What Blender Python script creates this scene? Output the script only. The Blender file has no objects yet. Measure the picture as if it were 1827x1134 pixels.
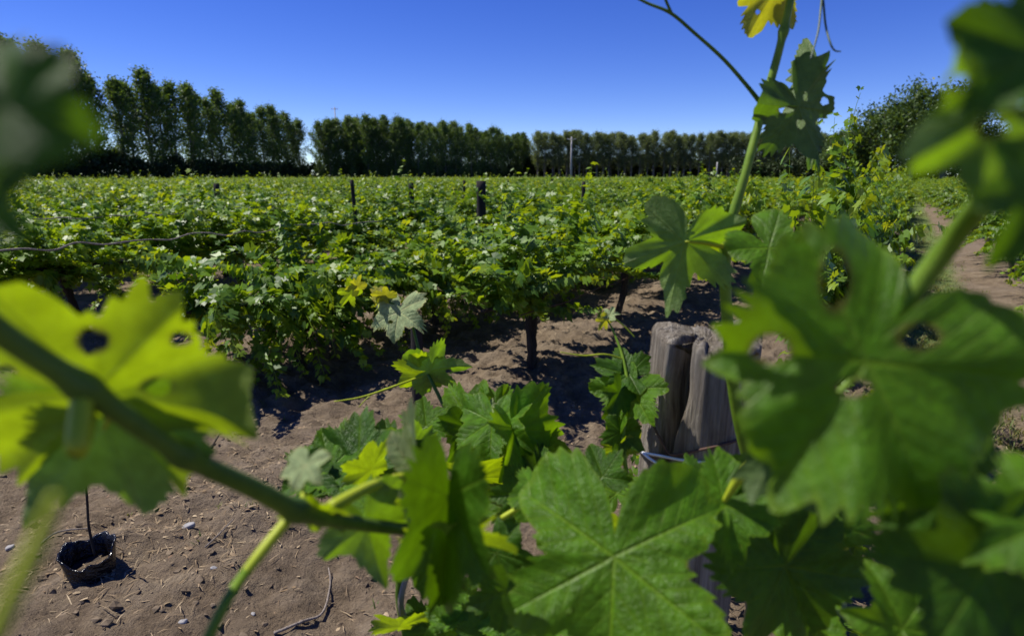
import bpy, math, random
import numpy as np
from mathutils import Vector, Matrix, Euler
R_ = math.radians
C = bpy.context.scene.collection
SC = bpy.context.scene

# ------------------------------------------------------------------ camera, light
FPX, CX, CY, HOR = 1050.0, 913.5, 567.0, 316.0
CAMH = 1.60
PITCH = math.atan((CY - HOR) / FPX)
CAM = Vector((0, 0, CAMH))
FW = Vector((0, math.cos(PITCH), -math.sin(PITCH)))
UP = Vector((0, math.sin(PITCH), math.cos(PITCH)))
RT = Vector((1, 0, 0))
FOCUS = 1.75

cam = bpy.data.cameras.new('camera')
cam.sensor_width = 36.0
cam.lens = FPX / 1827.0 * 36.0
cam.clip_start = 0.01
cam.clip_end = 6000
cam.dof.use_dof = True
cam.dof.focus_distance = FOCUS
cam.dof.aperture_fstop = 4.2
camo = bpy.data.objects.new('camera', cam)
C.objects.link(camo)
camo.location = CAM
camo.rotation_euler = (math.pi / 2 - PITCH, 0, 0)
SC.camera = camo

SUN_EL, SUN_AZ = 60.0, -72.0                 # azimuth measured from +Y towards +X
SUND = Vector((math.cos(R_(SUN_EL)) * math.sin(R_(SUN_AZ)), math.cos(R_(SUN_EL)) * math.cos(R_(SUN_AZ)), math.sin(R_(SUN_EL))))
world = bpy.data.worlds.new("World")
SC.world = world
world.use_nodes = True
wn, wl = world.node_tree.nodes, world.node_tree.links
wn.clear()
sky = wn.new('ShaderNodeTexSky')
sky.sky_type = 'NISHITA'
sky.sun_disc = False
sky.sun_elevation = R_(SUN_EL)
sky.sun_rotation = R_(SUN_AZ)
sky.altitude = 3000
sky.air_density = 1.0
sky.dust_density = 0.05
sky.ozone_density = 3.5
hs = wn.new('ShaderNodeHueSaturation')
hs.inputs['Saturation'].default_value = 1.30
hs.inputs['Hue'].default_value = 0.527
bg = wn.new('ShaderNodeBackground')
bg.inputs['Strength'].default_value = 0.110
wo = wn.new('ShaderNodeOutputWorld')
wl.new(sky.outputs[0], hs.inputs['Color'])
wl.new(hs.outputs[0], bg.inputs[0])
wl.new(bg.outputs[0], wo.inputs[0])

sun = bpy.data.lights.new('sun', 'SUN')
sun.energy = 5.0
sun.angle = R_(0.5)
sun.color = (1.0, 0.95, 0.87)
suno = bpy.data.objects.new('sun', sun)
C.objects.link(suno)
suno.rotation_euler = (-SUND).to_track_quat('-Z', 'Y').to_euler()
suno.location = (-20, 10, 40)

SC.view_settings.view_transform = 'Standard'
SC.view_settings.look = 'None'
SC.view_settings.exposure = 0.47
SC.view_settings.gamma = 1.0
SC.cycles.use_denoising = True
SC.cycles.max_bounces = 8
SC.cycles.diffuse_bounces = 3
SC.cycles.transmission_bounces = 6
SC.cycles.transparent_max_bounces = 8
SC.cycles.caustics_reflective = False
SC.cycles.caustics_refractive = False
try:
    SC.cycles.denoiser = 'OPENIMAGEDENOISE'
    SC.cycles.denoising_input_passes = 'RGB_ALBEDO_NORMAL'
except Exception:
    pass

# ------------------------------------------------------------------ helpers
def P(px, py, d):
    """point seen at photo pixel (px, py), d metres ahead of the lens"""
    return CAM + FW * d + RT * ((px - CX) / FPX * d) + UP * ((CY - py) / FPX * d)

def pix(v):
    r = v - CAM
    d = r.dot(FW)
    return CX + r.dot(RT) / d * FPX, CY - r.dot(UP) / d * FPX

def ground_px(px, py):
    r = FW + RT * ((px - CX) / FPX) + UP * ((CY - py) / FPX)
    k = -CAMH / r.z
    return Vector((r.x * k, r.y * k, 0))

ROWA = R_(33.2)
RD = Vector((math.sin(ROWA), math.cos(ROWA), 0))     # along the rows
RN = Vector((math.cos(ROWA), -math.sin(ROWA), 0))    # across, to the right
def rowpt(n, s, z=0.0):
    return RN * n + RD * s + Vector((0, 0, z))

def tag(o, label=None, cat=None, group=None, kind=None):
    if label: o['label'] = label
    if cat: o['category'] = cat
    if group: o['group'] = group
    if kind: o['kind'] = kind
    return o

def empty(name, loc=(0, 0, 0), rz=0.0):
    o = bpy.data.objects.new(name, None)
    o.empty_display_size = 0.1
    C.objects.link(o)
    o.location = loc
    o.rotation_euler = (0, 0, rz)
    return o

def link(name, me, mat=None, parent=None, smooth=True):
    o = bpy.data.objects.new(name, me)
    C.objects.link(o)
    if parent is not None: o.parent = parent
    if mat is not None and not me.materials: me.materials.append(mat)
    if smooth:
        me.polygons.foreach_set('use_smooth', [True] * len(me.polygons))
    return o

def copy_tree(o, parent=None):
    c = o.copy()
    C.objects.link(c)
    if parent is not None: c.parent = parent
    for ch in list(o.children):
        copy_tree(ch, c)
    return c

class MB:
    def __init__(self): self.v, self.f, self.a = [], [], []
    def add(self, vs, fs, a=None):
        b = len(self.v)
        self.v.extend([tuple(x) for x in vs])
        self.f.extend([tuple(i + b for i in f) for f in fs])
        self.a.extend([a if a is not None else (0, 0, 0)] * len(vs))
    def mesh(self, name, attr=False):
        me = bpy.data.meshes.new(name)
        me.from_pydata(self.v, [], self.f)
        if attr:
            at = me.attributes.new('tint', 'FLOAT_VECTOR', 'POINT')
            at.data.foreach_set('vector', np.array(self.a, dtype=np.float32).ravel())
        me.update()
        return me

def smooth_path(pts, rad, n=6):
    pts = [Vector(p) for p in pts]
    out, ro = [], []
    N = len(pts)
    for i in range(N - 1):
        p0, p1, p2, p3 = pts[max(i - 1, 0)], pts[i], pts[i + 1], pts[min(i + 2, N - 1)]
        for k in range(n):
            t = k / n
            out.append(0.5 * ((2 * p1) + (p2 - p0) * t + (2 * p0 - 5 * p1 + 4 * p2 - p3) * t * t + (3 * p1 - p0 - 3 * p2 + p3) * t ** 3))
            ro.append(rad[i] * (1 - t) + rad[i + 1] * t)
    out.append(pts[-1]); ro.append(rad[-1])
    return out, ro

def tube(mb, pts, rad, seg=8, n=6, bump=0.0, rng=None, off=Vector((0, 0, 0)), a=None, M=None):
    if not isinstance(rad, (list, tuple)): rad = [rad] * len(pts)
    if len(rad) == 2 and len(pts) > 2:
        rad = [rad[0] + (rad[1] - rad[0]) * i / (len(pts) - 1) for i in range(len(pts))]
    p, r = smooth_path(pts, rad, n) if n > 1 else ([Vector(q) for q in pts], list(rad))
    vs, fs = [], []
    ref = Vector((0.31, 0.17, 0.93))
    for i, q in enumerate(p):
        t = (p[min(i + 1, len(p) - 1)] - p[max(i - 1, 0)])
        t = t.normalized() if t.length > 1e-9 else Vector((0, 0, 1))
        u = t.cross(ref)
        if u.length < 1e-3: u = t.cross(Vector((1, 0, 0)))
        u.normalize(); w = t.cross(u); ref = u.cross(t) * 0 + ref
        for k in range(seg):
            an = 2 * math.pi * k / seg
            rr = r[i] * (1 + (rng.uniform(-bump, bump) if rng else 0))
            v = q + (u * math.cos(an) + w * math.sin(an)) * rr - off
            vs.append(M @ v if M else v)
    for i in range(len(p) - 1):
        for k in range(seg):
            k2 = (k + 1) % seg
            fs.append((i * seg + k, i * seg + k2, (i + 1) * seg + k2, (i + 1) * seg + k))
    fs.append(tuple(range(seg - 1, -1, -1)))
    fs.append(tuple((len(p) - 1) * seg + k for k in range(seg)))
    mb.add(vs, fs, a)

# vectorised value noise
def _hash(ix, iy, s):
    h = (ix.astype(np.int64) * 374761393 + iy.astype(np.int64) * 668265263 + s * 974634777) & 0xFFFFFFFF
    h = ((h ^ (h >> 13)) * 1274126177) & 0xFFFFFFFF
    return ((h ^ (h >> 16)) & 0xFFFF) / 65535.0
def vnoise(x, y, s=0):
    ix, iy = np.floor(x), np.floor(y)
    fx, fy = x - ix, y - iy
    fx, fy = fx * fx * (3 - 2 * fx), fy * fy * (3 - 2 * fy)
    a, b = _hash(ix, iy, s), _hash(ix + 1, iy, s)
    c, d = _hash(ix, iy + 1, s), _hash(ix + 1, iy + 1, s)
    return (a * (1 - fx) + b * fx) * (1 - fy) + (c * (1 - fx) + d * fx) * fy - 0.5

# ------------------------------------------------------------------ materials
class NT:
    def __init__(self, name):
        self.m = bpy.data.materials.new(name)
        self.m.use_nodes = True
        self.n, self.l = self.m.node_tree.nodes, self.m.node_tree.links
        self.n.clear()
        self.out = self.n.new('ShaderNodeOutputMaterial')
    def node(self, t, **kw):
        x = self.n.new(t)
        for k, v in kw.items():
            if k.startswith('i_'):
                x.inputs[k[2:].replace('_', ' ')].default_value = v
            else: setattr(x, k, v)
        return x
    def set(self, sock, v):
        if hasattr(v, 'is_linked') or isinstance(v, bpy.types.NodeSocket): self.l.new(v, sock)
        else: sock.default_value = v
    def math(self, op, a, b=0.0, clamp=False):
        x = self.node('ShaderNodeMath', operation=op, use_clamp=clamp)
        self.set(x.inputs[0], a); self.set(x.inputs[1], b)
        return x.outputs[0]
    def mix(self, f, a, b):
        x = self.node('ShaderNodeMix', data_type='RGBA')
        self.set(x.inputs[0], f)
        self.set(x.inputs[6], a if not isinstance(a, tuple) else (*a, 1)[:4])
        self.set(x.inputs[7], b if not isinstance(b, tuple) else (*b, 1)[:4])
        return x.outputs[2]
    def noise(self, scale, detail=4, rough=0.55, vec=None, out=0):
        x = self.node('ShaderNodeTexNoise')
        x.inputs['Scale'].default_value = scale
        x.inputs['Detail'].default_value = detail
        x.inputs['Roughness'].default_value = rough
        if vec is not None: self.l.new(vec, x.inputs['Vector'])
        return x.outputs[out]
    def ramp(self, f, stops):
        x = self.node('ShaderNodeValToRGB')
        e = x.color_ramp.elements
        while len(e) < len(stops): e.new(0.5)
        for i, (p, c) in enumerate(stops):
            e[i].position = p
            e[i].color = (*c, 1) if len(c) == 3 else c
        self.l.new(f, x.inputs[0])
        return x.outputs[0]
    def smooth(self, v, lo, hi):
        x = self.node('ShaderNodeMapRange', interpolation_type='SMOOTHSTEP')
        self.l.new(v, x.inputs[0])
        x.inputs[1].default_value = lo; x.inputs[2].default_value = hi
        return x.outputs[0]
    def bsdf(self, col, rough=0.6, spec=0.5, bump=None, bstr=0.3, bdist=0.01, metal=0.0):
        b = self.node('ShaderNodeBsdfPrincipled')
        self.set(b.inputs['Base Color'], col if not isinstance(col, tuple) else (*col, 1)[:4])
        self.set(b.inputs['Roughness'], rough)
        b.inputs['Specular IOR Level'].default_value = spec
        b.inputs['Metallic'].default_value = metal
        if bump is not None:
            bn = self.node('ShaderNodeBump')
            bn.inputs['Strength'].default_value = bstr
            bn.inputs['Distance'].default_value = bdist
            self.l.new(bump, bn.inputs['Height'])
            self.l.new(bn.outputs[0], b.inputs['Normal'])
        return b.outputs[0]
    def done(self, sh):
        self.l.new(sh, self.out.inputs[0]); return self.m

def leaf_material(name, top, under, trans, amt=0.45, rough=0.42, spec=0.25):
    """close-up vine leaf: 'lf' attribute = (along vein, off vein, edge fraction)"""
    t = NT(name)
    at = t.node('ShaderNodeAttribute', attribute_name='lf')
    sp = t.node('ShaderNodeSeparateXYZ'); t.l.new(at.outputs['Vector'], sp.inputs[0])
    s, q, e = sp.outputs
    w = t.math('SUBTRACT', 0.030, t.math('MULTIPLY', s, 0.022))
    prim = t.math('SUBTRACT', 1.0, t.math('DIVIDE', q, w), True)
    ph = t.math('FRACT', t.math('DIVIDE', t.math('SUBTRACT', s, t.math('MULTIPLY', q, 1.05)), 0.15))
    sec = t.math('SUBTRACT', 1.0, t.math('MULTIPLY', t.math('ABSOLUTE', t.math('SUBTRACT', ph, 0.5)), 14.0), True)
    ge = t.node('ShaderNodeTexCoord')
    vor = t.node('ShaderNodeTexVoronoi', feature='DISTANCE_TO_EDGE')
    vor.inputs['Scale'].default_value = 26
    t.l.new(ge.outputs['Object'], vor.inputs['Vector'])
    ter = t.math('SUBTRACT', 1.0, t.math('MULTIPLY', vor.outputs['Distance'], 9.0), True)
    vein = t.math('MAXIMUM', prim, t.math('MULTIPLY', sec, 0.75))
    vein = t.math('MAXIMUM', vein, t.math('MULTIPLY', ter, 0.22))
    nz = t.noise(5.0, 4, 0.6, ge.outputs['Object'])
    mott = t.smooth(nz, 0.35, 0.68)
    topc = t.mix(mott, tuple(c * 0.72 for c in top), tuple(c * 1.22 for c in top))
    topc = t.mix(t.math('MULTIPLY', vein, 0.55), topc, (top[0] * 2.4 + 0.05, top[1] * 1.7 + 0.04, top[2] * 1.8 + 0.01))
    hr = t.node('ShaderNodeAttribute', attribute_name='hole_rim').outputs['Fac']
    topc = t.mix(t.math('MULTIPLY', hr, 0.7), topc, (0.15, 0.085, 0.025))
    undc = t.mix(mott, tuple(c * 0.8 for c in under), tuple(c * 1.15 for c in under))
    undc = t.mix(t.math('MULTIPLY', vein, 0.5), undc, (under[0] * 1.4 + .03, under[1] * 1.3 + .03, under[2] * 1.1))
    spot = t.smooth(t.noise(7.5, 5, 0.7, ge.outputs['Object']), 0.66, 0.72)
    topc = t.mix(t.math('MULTIPLY', spot, 0.55), topc, (0.17, 0.13, 0.03))
    edge = t.smooth(e, 0.90, 1.0)
    topc = t.mix(t.math('MULTIPLY', edge, 0.35), topc, (top[0] * 2.2 + .03, top[1] * 1.4 + .02, top[2]))
    gm = t.node('ShaderNodeNewGeometry')
    col = t.mix(gm.outputs['Backfacing'], topc, undc)
    quilt = t.math('SUBTRACT', 1.0, t.math('ABSOLUTE', t.math('MULTIPLY', t.math('SUBTRACT', t.math('FRACT', t.math('ADD', ph, 0.5)), 0.5), 2.0)))
    h = t.math('ADD', t.math('MULTIPLY', vein, -0.5), t.math('MULTIPLY', t.noise(12.0, 4, 0.6, ge.outputs['Object']), 1.0))
    h = t.math('ADD', h, t.math('MULTIPLY', quilt, 0.14))
    b = t.bsdf(col, rough, spec, h, 0.34, 0.035)
    tr = t.node('ShaderNodeBsdfTranslucent')
    trc = t.mix(mott, tuple(c * 0.85 for c in trans), tuple(c * 1.12 for c in trans))
    trc = t.mix(t.math('MULTIPLY', vein, 0.45), trc, tuple(c * 0.62 for c in trans))
    t.l.new(trc, tr.inputs['Color'])
    trc = t.mix(t.math('MULTIPLY', hr, 0.7), trc, (0.10, 0.06, 0.01))
    t.l.new(trc, tr.inputs['Color'])
    mx = t.node('ShaderNodeMixShader')
    mx.inputs[0].default_value = amt
    t.l.new(b, mx.inputs[1]); t.l.new(tr.outputs[0], mx.inputs[2])
    return t.done(mx.outputs[0])

def foliage_material(name, dark, light, young, amt=0.35, rough=0.42, spec=0.5, tmul=(2.4, 1.75, 0.5)):
    """massed leaves: 'tint' attribute = (random, youth, -)"""
    t = NT(name)
    at = t.node('ShaderNodeAttribute', attribute_name='tint')
    sp = t.node('ShaderNodeSeparateXYZ'); t.l.new(at.outputs['Vector'], sp.inputs[0])
    oi = t.node('ShaderNodeObjectInfo')
    f = t.math('ADD', sp.outputs[0], t.math('MULTIPLY', t.math('SUBTRACT', oi.outputs['Random'], 0.5), 0.35), True)
    col = t.mix(f, dark, light)
    col = t.mix(sp.outputs[1], col, young)
    b = t.bsdf(col, rough, spec)
    tr = t.node('ShaderNodeBsdfTranslucent')
    mu = t.node('ShaderNodeMix', data_type='RGBA', blend_type='MULTIPLY')
    mu.inputs[0].default_value = 1.0
    t.l.new(col, mu.inputs[6]); mu.inputs[7].default_value = (*tmul, 1)
    t.l.new(mu.outputs[2], tr.inputs['Color'])
    mx = t.node('ShaderNodeMixShader'); mx.inputs[0].default_value = amt
    t.l.new(b, mx.inputs[1]); t.l.new(tr.outputs[0], mx.inputs[2])
    return t.done(mx.outputs[0])

def bark_material(name, a, b, scale=18, stretch=0.15, rough=0.9, bs=0.8, bd=0.01):
    t = NT(name)
    tc = t.node('ShaderNodeTexCoord')
    mp = t.node('ShaderNodeMapping')
    mp.inputs['Scale'].default_value = (1, 1, stretch)
    t.l.new(tc.outputs['Object'], mp.inputs[0])
    n = t.noise(scale, 6, 0.65, mp.outputs[0])
    col = t.ramp(n, [(0.3, a), (0.7, b)])
    return t.done(t.bsdf(col, rough, 0.2, n, bs, bd))

def plain_material(name, a, b, scale=30, rough=0.5, spec=0.4, metal=0.0, bs=0.2, bd=0.003):
    t = NT(name)
    tc = t.node('ShaderNodeTexCoord')
    n = t.noise(scale, 4, 0.6, tc.outputs['Object'])
    col = t.ramp(n, [(0.32, a), (0.68, b)])
    return t.done(t.bsdf(col, rough, spec, n, bs, bd, metal))

M = {}
M['leaf'] = leaf_material('leaf_mature', (0.068, 0.175, 0.007), (0.150, 0.225, 0.072), (0.25, 0.44, 0.003))
M['leaf_deep'] = leaf_material('leaf_deep', (0.036, 0.104, 0.005), (0.095, 0.150, 0.048), (0.13, 0.26, 0.002), 0.38)
M['leaf_yellow'] = leaf_material('leaf_yellowgreen', (0.120, 0.190, 0.018), (0.170, 0.240, 0.04), (0.34, 0.47, 0.002), 0.5)
M['leaf_pale'] = leaf_material('leaf_downy_pale', (0.25, 0.33, 0.15), (0.30, 0.37, 0.22), (0.32, 0.42, 0.05), 0.32, 0.55)
M['leaf_gold'] = leaf_material('leaf_young_gold', (0.30, 0.31, 0.030), (0.32, 0.33, 0.06), (0.48, 0.47, 0.01), 0.48)
M['vine_leaves'] = foliage_material('vine_leaves', (0.042, 0.112, 0.009), (0.165, 0.295, 0.014), (0.215, 0.305, 0.016), 0.42, 0.46, 0.42)
M['shoot'] = plain_material('shoot_green', (0.085, 0.165, 0.008), (0.15, 0.235, 0.018), 40, 0.45, 0.25)
M['shoot_dark'] = plain_material('shoot_olive', (0.05, 0.098, 0.008), (0.088, 0.15, 0.014), 40, 0.5, 0.25)
M['petiole'] = plain_material('petiole_yellow', (0.27, 0.34, 0.015), (0.38, 0.43, 0.03), 40, 0.45, 0.2)
M['tendril_dark'] = plain_material('tendril_dark', (0.045, 0.075, 0.045), (0.07, 0.11, 0.06), 40, 0.5)
M['vine_bark'] = bark_material('vine_bark', (0.014, 0.011, 0.010), (0.060, 0.048, 0.040), 30, 0.2)
M['poplar_bark'] = bark_material('poplar_bark', (0.09, 0.085, 0.07), (0.22, 0.21, 0.18), 3, 0.2)
M['poplar_leaves'] = foliage_material('poplar_leaves', (0.044, 0.088, 0.024), (0.105, 0.180, 0.042), (0.12, 0.19, 0.05), 0.42, 0.5, 0.3, (1.6, 1.4, 0.4))
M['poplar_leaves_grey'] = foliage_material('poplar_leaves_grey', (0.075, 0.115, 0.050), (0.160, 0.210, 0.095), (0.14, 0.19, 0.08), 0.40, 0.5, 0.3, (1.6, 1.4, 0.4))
M['broad_leaves'] = foliage_material('broad_leaves', (0.030, 0.060, 0.014), (0.080, 0.135, 0.026), (0.10, 0.15, 0.03), 0.28, 0.5, 0.3, (1.6, 1.4, 0.4))
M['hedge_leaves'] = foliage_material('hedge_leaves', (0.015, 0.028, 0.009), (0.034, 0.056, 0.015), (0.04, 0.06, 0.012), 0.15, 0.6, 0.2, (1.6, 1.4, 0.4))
M['black_post'] = bark_material('black_post', (0.010, 0.009, 0.009), (0.035, 0.031, 0.029), 20, 0.1)
M['grey_pole'] = bark_material('grey_pole', (0.30, 0.29, 0.27), (0.46, 0.45, 0.42), 4, 0.2)
M['rust_wire'] = plain_material('rust_wire', (0.060, 0.032, 0.022), (0.13, 0.075, 0.055), 120, 0.75, 0.3)
M['steel_wire'] = plain_material('steel_wire', (0.55, 0.56, 0.58), (0.72, 0.73, 0.75), 60, 0.42, 0.5, 0.25)
M['old_cane'] = bark_material('old_cane', (0.13, 0.105, 0.085), (0.30, 0.26, 0.22), 60, 0.4)
M['pot'] = plain_material('black_plastic', (0.004, 0.004, 0.006), (0.009, 0.009, 0.012), 25, 0.20, 0.5, 0, 0.8, 0.03)
M['stone'] = plain_material('stone', (0.22, 0.21, 0.20), (0.36, 0.35, 0.34), 40, 0.8, 0.3, 0, 0.5, 0.004)
M['straw'] = foliage_material('straw', (0.22, 0.155, 0.085), (0.44, 0.35, 0.22), (0.16, 0.10, 0.06), 0.05, 0.8, 0.2, (1, 1, 1))
M['clod'] = plain_material('clod', (0.10, 0.074, 0.049), (0.20, 0.154, 0.104), 25, 0.95, 0.15, 0, 0.8, 0.006)
M['grass'] = foliage_material('grass_blades', (0.06, 0.11, 0.02), (0.12, 0.17, 0.04), (0.26, 0.22, 0.08), 0.3, 0.5, 0.3, (1.5, 1.3, 0.5))

def soil_material():
    t = NT('soil')
    tc = t.node('ShaderNodeTexCoord')
    ob = tc.outputs['Object']
    big = t.noise(0.9, 5, 0.6, ob)
    fine = t.noise(34, 8, 0.7, ob)
    mid = t.noise(7, 6, 0.65, ob)
    col = t.ramp(mid, [(0.25, (0.085, 0.061, 0.039)), (0.5, (0.180, 0.135, 0.089)), (0.78, (0.280, 0.222, 0.152))])
    col = t.mix(t.math('MULTIPLY', t.smooth(big, 0.42, 0.66), 0.45), col, (0.215, 0.173, 0.130))
    col = t.mix(t.math('MULTIPLY', t.smooth(t.noise(1.7, 5, 0.62, ob), 0.50, 0.68), 0.55), col, (0.085, 0.064, 0.046))
    col = t.mix(t.math('MULTIPLY', t.smooth(fine, 0.52, 0.72), 0.5), col, (0.060, 0.045, 0.034))
    # pale straw crumbs
    vo = t.node('ShaderNodeTexVoronoi'); vo.inputs['Scale'].default_value = 42
    t.l.new(ob, vo.inputs['Vector'])
    cr = t.math('MULTIPLY', t.math('SUBTRACT', 1.0, t.smooth(vo.outputs['Distance'], 0.12, 0.24)), t.smooth(t.noise(2.2, 4, 0.6, ob), 0.50, 0.66))
    col = t.mix(t.math('MULTIPLY', cr, 0.7), col, (0.36, 0.29, 0.20))
    # grass growing along the alley right of the first row
    sx = t.node('ShaderNodeVectorMath', operation='DOT_PRODUCT'); t.l.new(ob, sx.inputs[0]); sx.inputs[1].default_value = RN
    sd = t.node('ShaderNodeVectorMath', operation='DOT_PRODUCT'); t.l.new(ob, sd.inputs[0]); sd.inputs[1].default_value = RD
    n = sx.outputs['Value']
    band = t.math('MULTIPLY', t.smooth(n, 0.02, 0.3), t.math('SUBTRACT', 1.0, t.smooth(n, 0.75, 1.05)))
    band = t.math('MULTIPLY', band, t.smooth(sd.outputs['Value'], 4.5, 7.5))
    band = t.math('MULTIPLY', band, t.smooth(t.noise(1.6, 5, 0.65, ob), 0.28, 0.50))
    col = t.mix(t.math('MULTIPLY', band, 0.85), col, (0.105, 0.165, 0.036))
    h = t.math('ADD', t.math('MULTIPLY', mid, 1.2), t.math('MULTIPLY', fine, 0.6))
    h = t.math('ADD', h, t.math('MULTIPLY', t.noise(90, 5, 0.7, ob), 0.25))
    return t.done(t.bsdf(col, 0.95, 0.12, h, 1.0, 0.05))
M['soil'] = soil_material()

def weathered_wood():
    t = NT('weathered_wood')
    tc = t.node('ShaderNodeTexCoord')
    mp = t.node('ShaderNodeMapping'); mp.inputs['Scale'].default_value = (1, 1, 0.045)
    t.l.new(tc.outputs['Object'], mp.inputs[0])
    g = t.noise(75, 8, 0.7, mp.outputs[0])
    g2 = t.noise(14, 5, 0.6, mp.outputs[0])
    bl = t.noise(9, 5, 0.6, tc.outputs['Object'])
    col = t.ramp(g, [(0.30, (0.035, 0.027, 0.020)), (0.45, (0.19, 0.162, 0.126)), (0.60, (0.33, 0.295, 0.245)), (0.80, (0.47, 0.43, 0.37))])
    col = t.mix(t.math('MULTIPLY', t.smooth(g2, 0.52, 0.7), 0.5), col, (0.110, 0.078, 0.055))
    col = t.mix(t.math('MULTIPLY', t.smooth(bl, 0.56, 0.72), 0.55), col, (0.085, 0.070, 0.060))
    return t.done(t.bsdf(col, 0.88, 0.2, g, 1.0, 0.02))
M['wood'] = weathered_wood()

# ------------------------------------------------------------------ ground
def ground_height(X, Y):
    n = X * RN.x + Y * RN.y
    z = 0.10 * vnoise(X * 0.55, Y * 0.55, 1) + 0.055 * vnoise(X * 2.1, Y * 2.1, 2) + 0.060 * vnoise(X * 6, Y * 6, 3) \
        + 0.050 * vnoise(X * 14, Y * 14, 4) * (1 + 1.6 * vnoise(X * 1.1, Y * 1.1, 8)) + 0.022 * np.abs(vnoise(X * 34, Y * 34, 5)) * 2
    z = z + 0.075 * np.clip(0.22 - np.abs(vnoise(X * 2.6, Y * 2.6, 11)), 0, 1) + 0.10 * np.clip(vnoise(X * 7.5, Y * 7.5, 12) - .16, 0, 1)
    rowpos = (n + 0.28) / 2.22
    berm = np.cos(2 * np.pi * rowpos) * 0.05
    return (z + berm) * 1.0 - 0.02
def axis(lo, hi, mid0, mid1, step, grow=1.10):
    a = list(np.arange(mid0, mid1, step))
    s = step; x = mid1
    while x < hi: a.append(x); s *= grow; x += s
    a.append(hi); s = step; x = mid0 - step
    b = []
    while x > lo: b.append(x); s *= grow; x -= s
    b.append(lo)
    return np.array(b[::-1] + a)
gx = axis(-3000, 3000, -2.8, 3.2, 0.022)
gy = axis(-40, 4500, 0.9, 6.2, 0.022, 1.09)
GX, GY = np.meshgrid(gx, gy)
fade = np.clip(1.2 - np.hypot(GX, GY - 3) / 60.0, 0, 1)
GZ = ground_height(GX, GY) * fade
ny, nx = GX.shape
gv = np.stack([GX.ravel(), GY.ravel(), GZ.ravel()], 1)
idx = np.arange(ny * nx).reshape(ny, nx)
gf = np.stack([idx[:-1, :-1].ravel(), idx[:-1, 1:].ravel(), idx[1:, 1:].ravel(), idx[1:, :-1].ravel()], 1)
gme = bpy.data.meshes.new('ground')
gme.vertices.add(len(gv)); gme.vertices.foreach_set('co', gv.astype(np.float32).ravel())
gme.loops.add(gf.size); gme.loops.foreach_set('vertex_index', gf.astype(np.int32).ravel())
gme.polygons.add(len(gf)); gme.polygons.foreach_set('loop_start', np.arange(0, gf.size, 4, dtype=np.int32))
gme.polygons.foreach_set('loop_total', np.full(len(gf), 4, dtype=np.int32))
gme.update(calc_edges=True)
tag(link('ground', gme, M['soil']), 'bare brown soil between the vine rows', None, None, 'structure')
def gz(x, y):
    f = min(1, max(0, 1.2 - math.hypot(x, y - 3) / 60.0))
    return float(ground_height(np.array([x]), np.array([y]))[0]) * f

# ------------------------------------------------------------------ vines of the rows
LEAF_OUT = [(0, 1.0), (22, .70), (36, .62), (58, .90), (84, .60), (112, .72), (150, .55), (176, .12)]
def small_leaf(mb, pos, tip, nrm, size, a, rng):
    tip = tip.normalized(); side = tip.cross(nrm)
    if side.length < 1e-4: side = Vector((1, 0, 0))
    side.normalize(); nn = side.cross(tip)
    vs = [pos]
    fold = rng.uniform(0.05, 0.45); curl = rng.uniform(0.0, 0.5)
    for sg in (1, -1):
        o = LEAF_OUT if sg == 1 else LEAF_OUT[::-1]
        for an, r in o:
            if an == 0 and sg == -1: continue
            r *= rng.uniform(.88, 1.1)
            x = math.sin(R_(an)) * r * sg; y = math.cos(R_(an)) * r
            z = abs(x) * fold - curl * (x * x + y * y) * 0.5
            vs.append(pos + (side * x + tip * y + nn * z) * size)
    k = len(vs) - 1
    fs = [(0, i, i + 1) for i in range(1, k)]
    mb.add(vs, fs, a)

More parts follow.
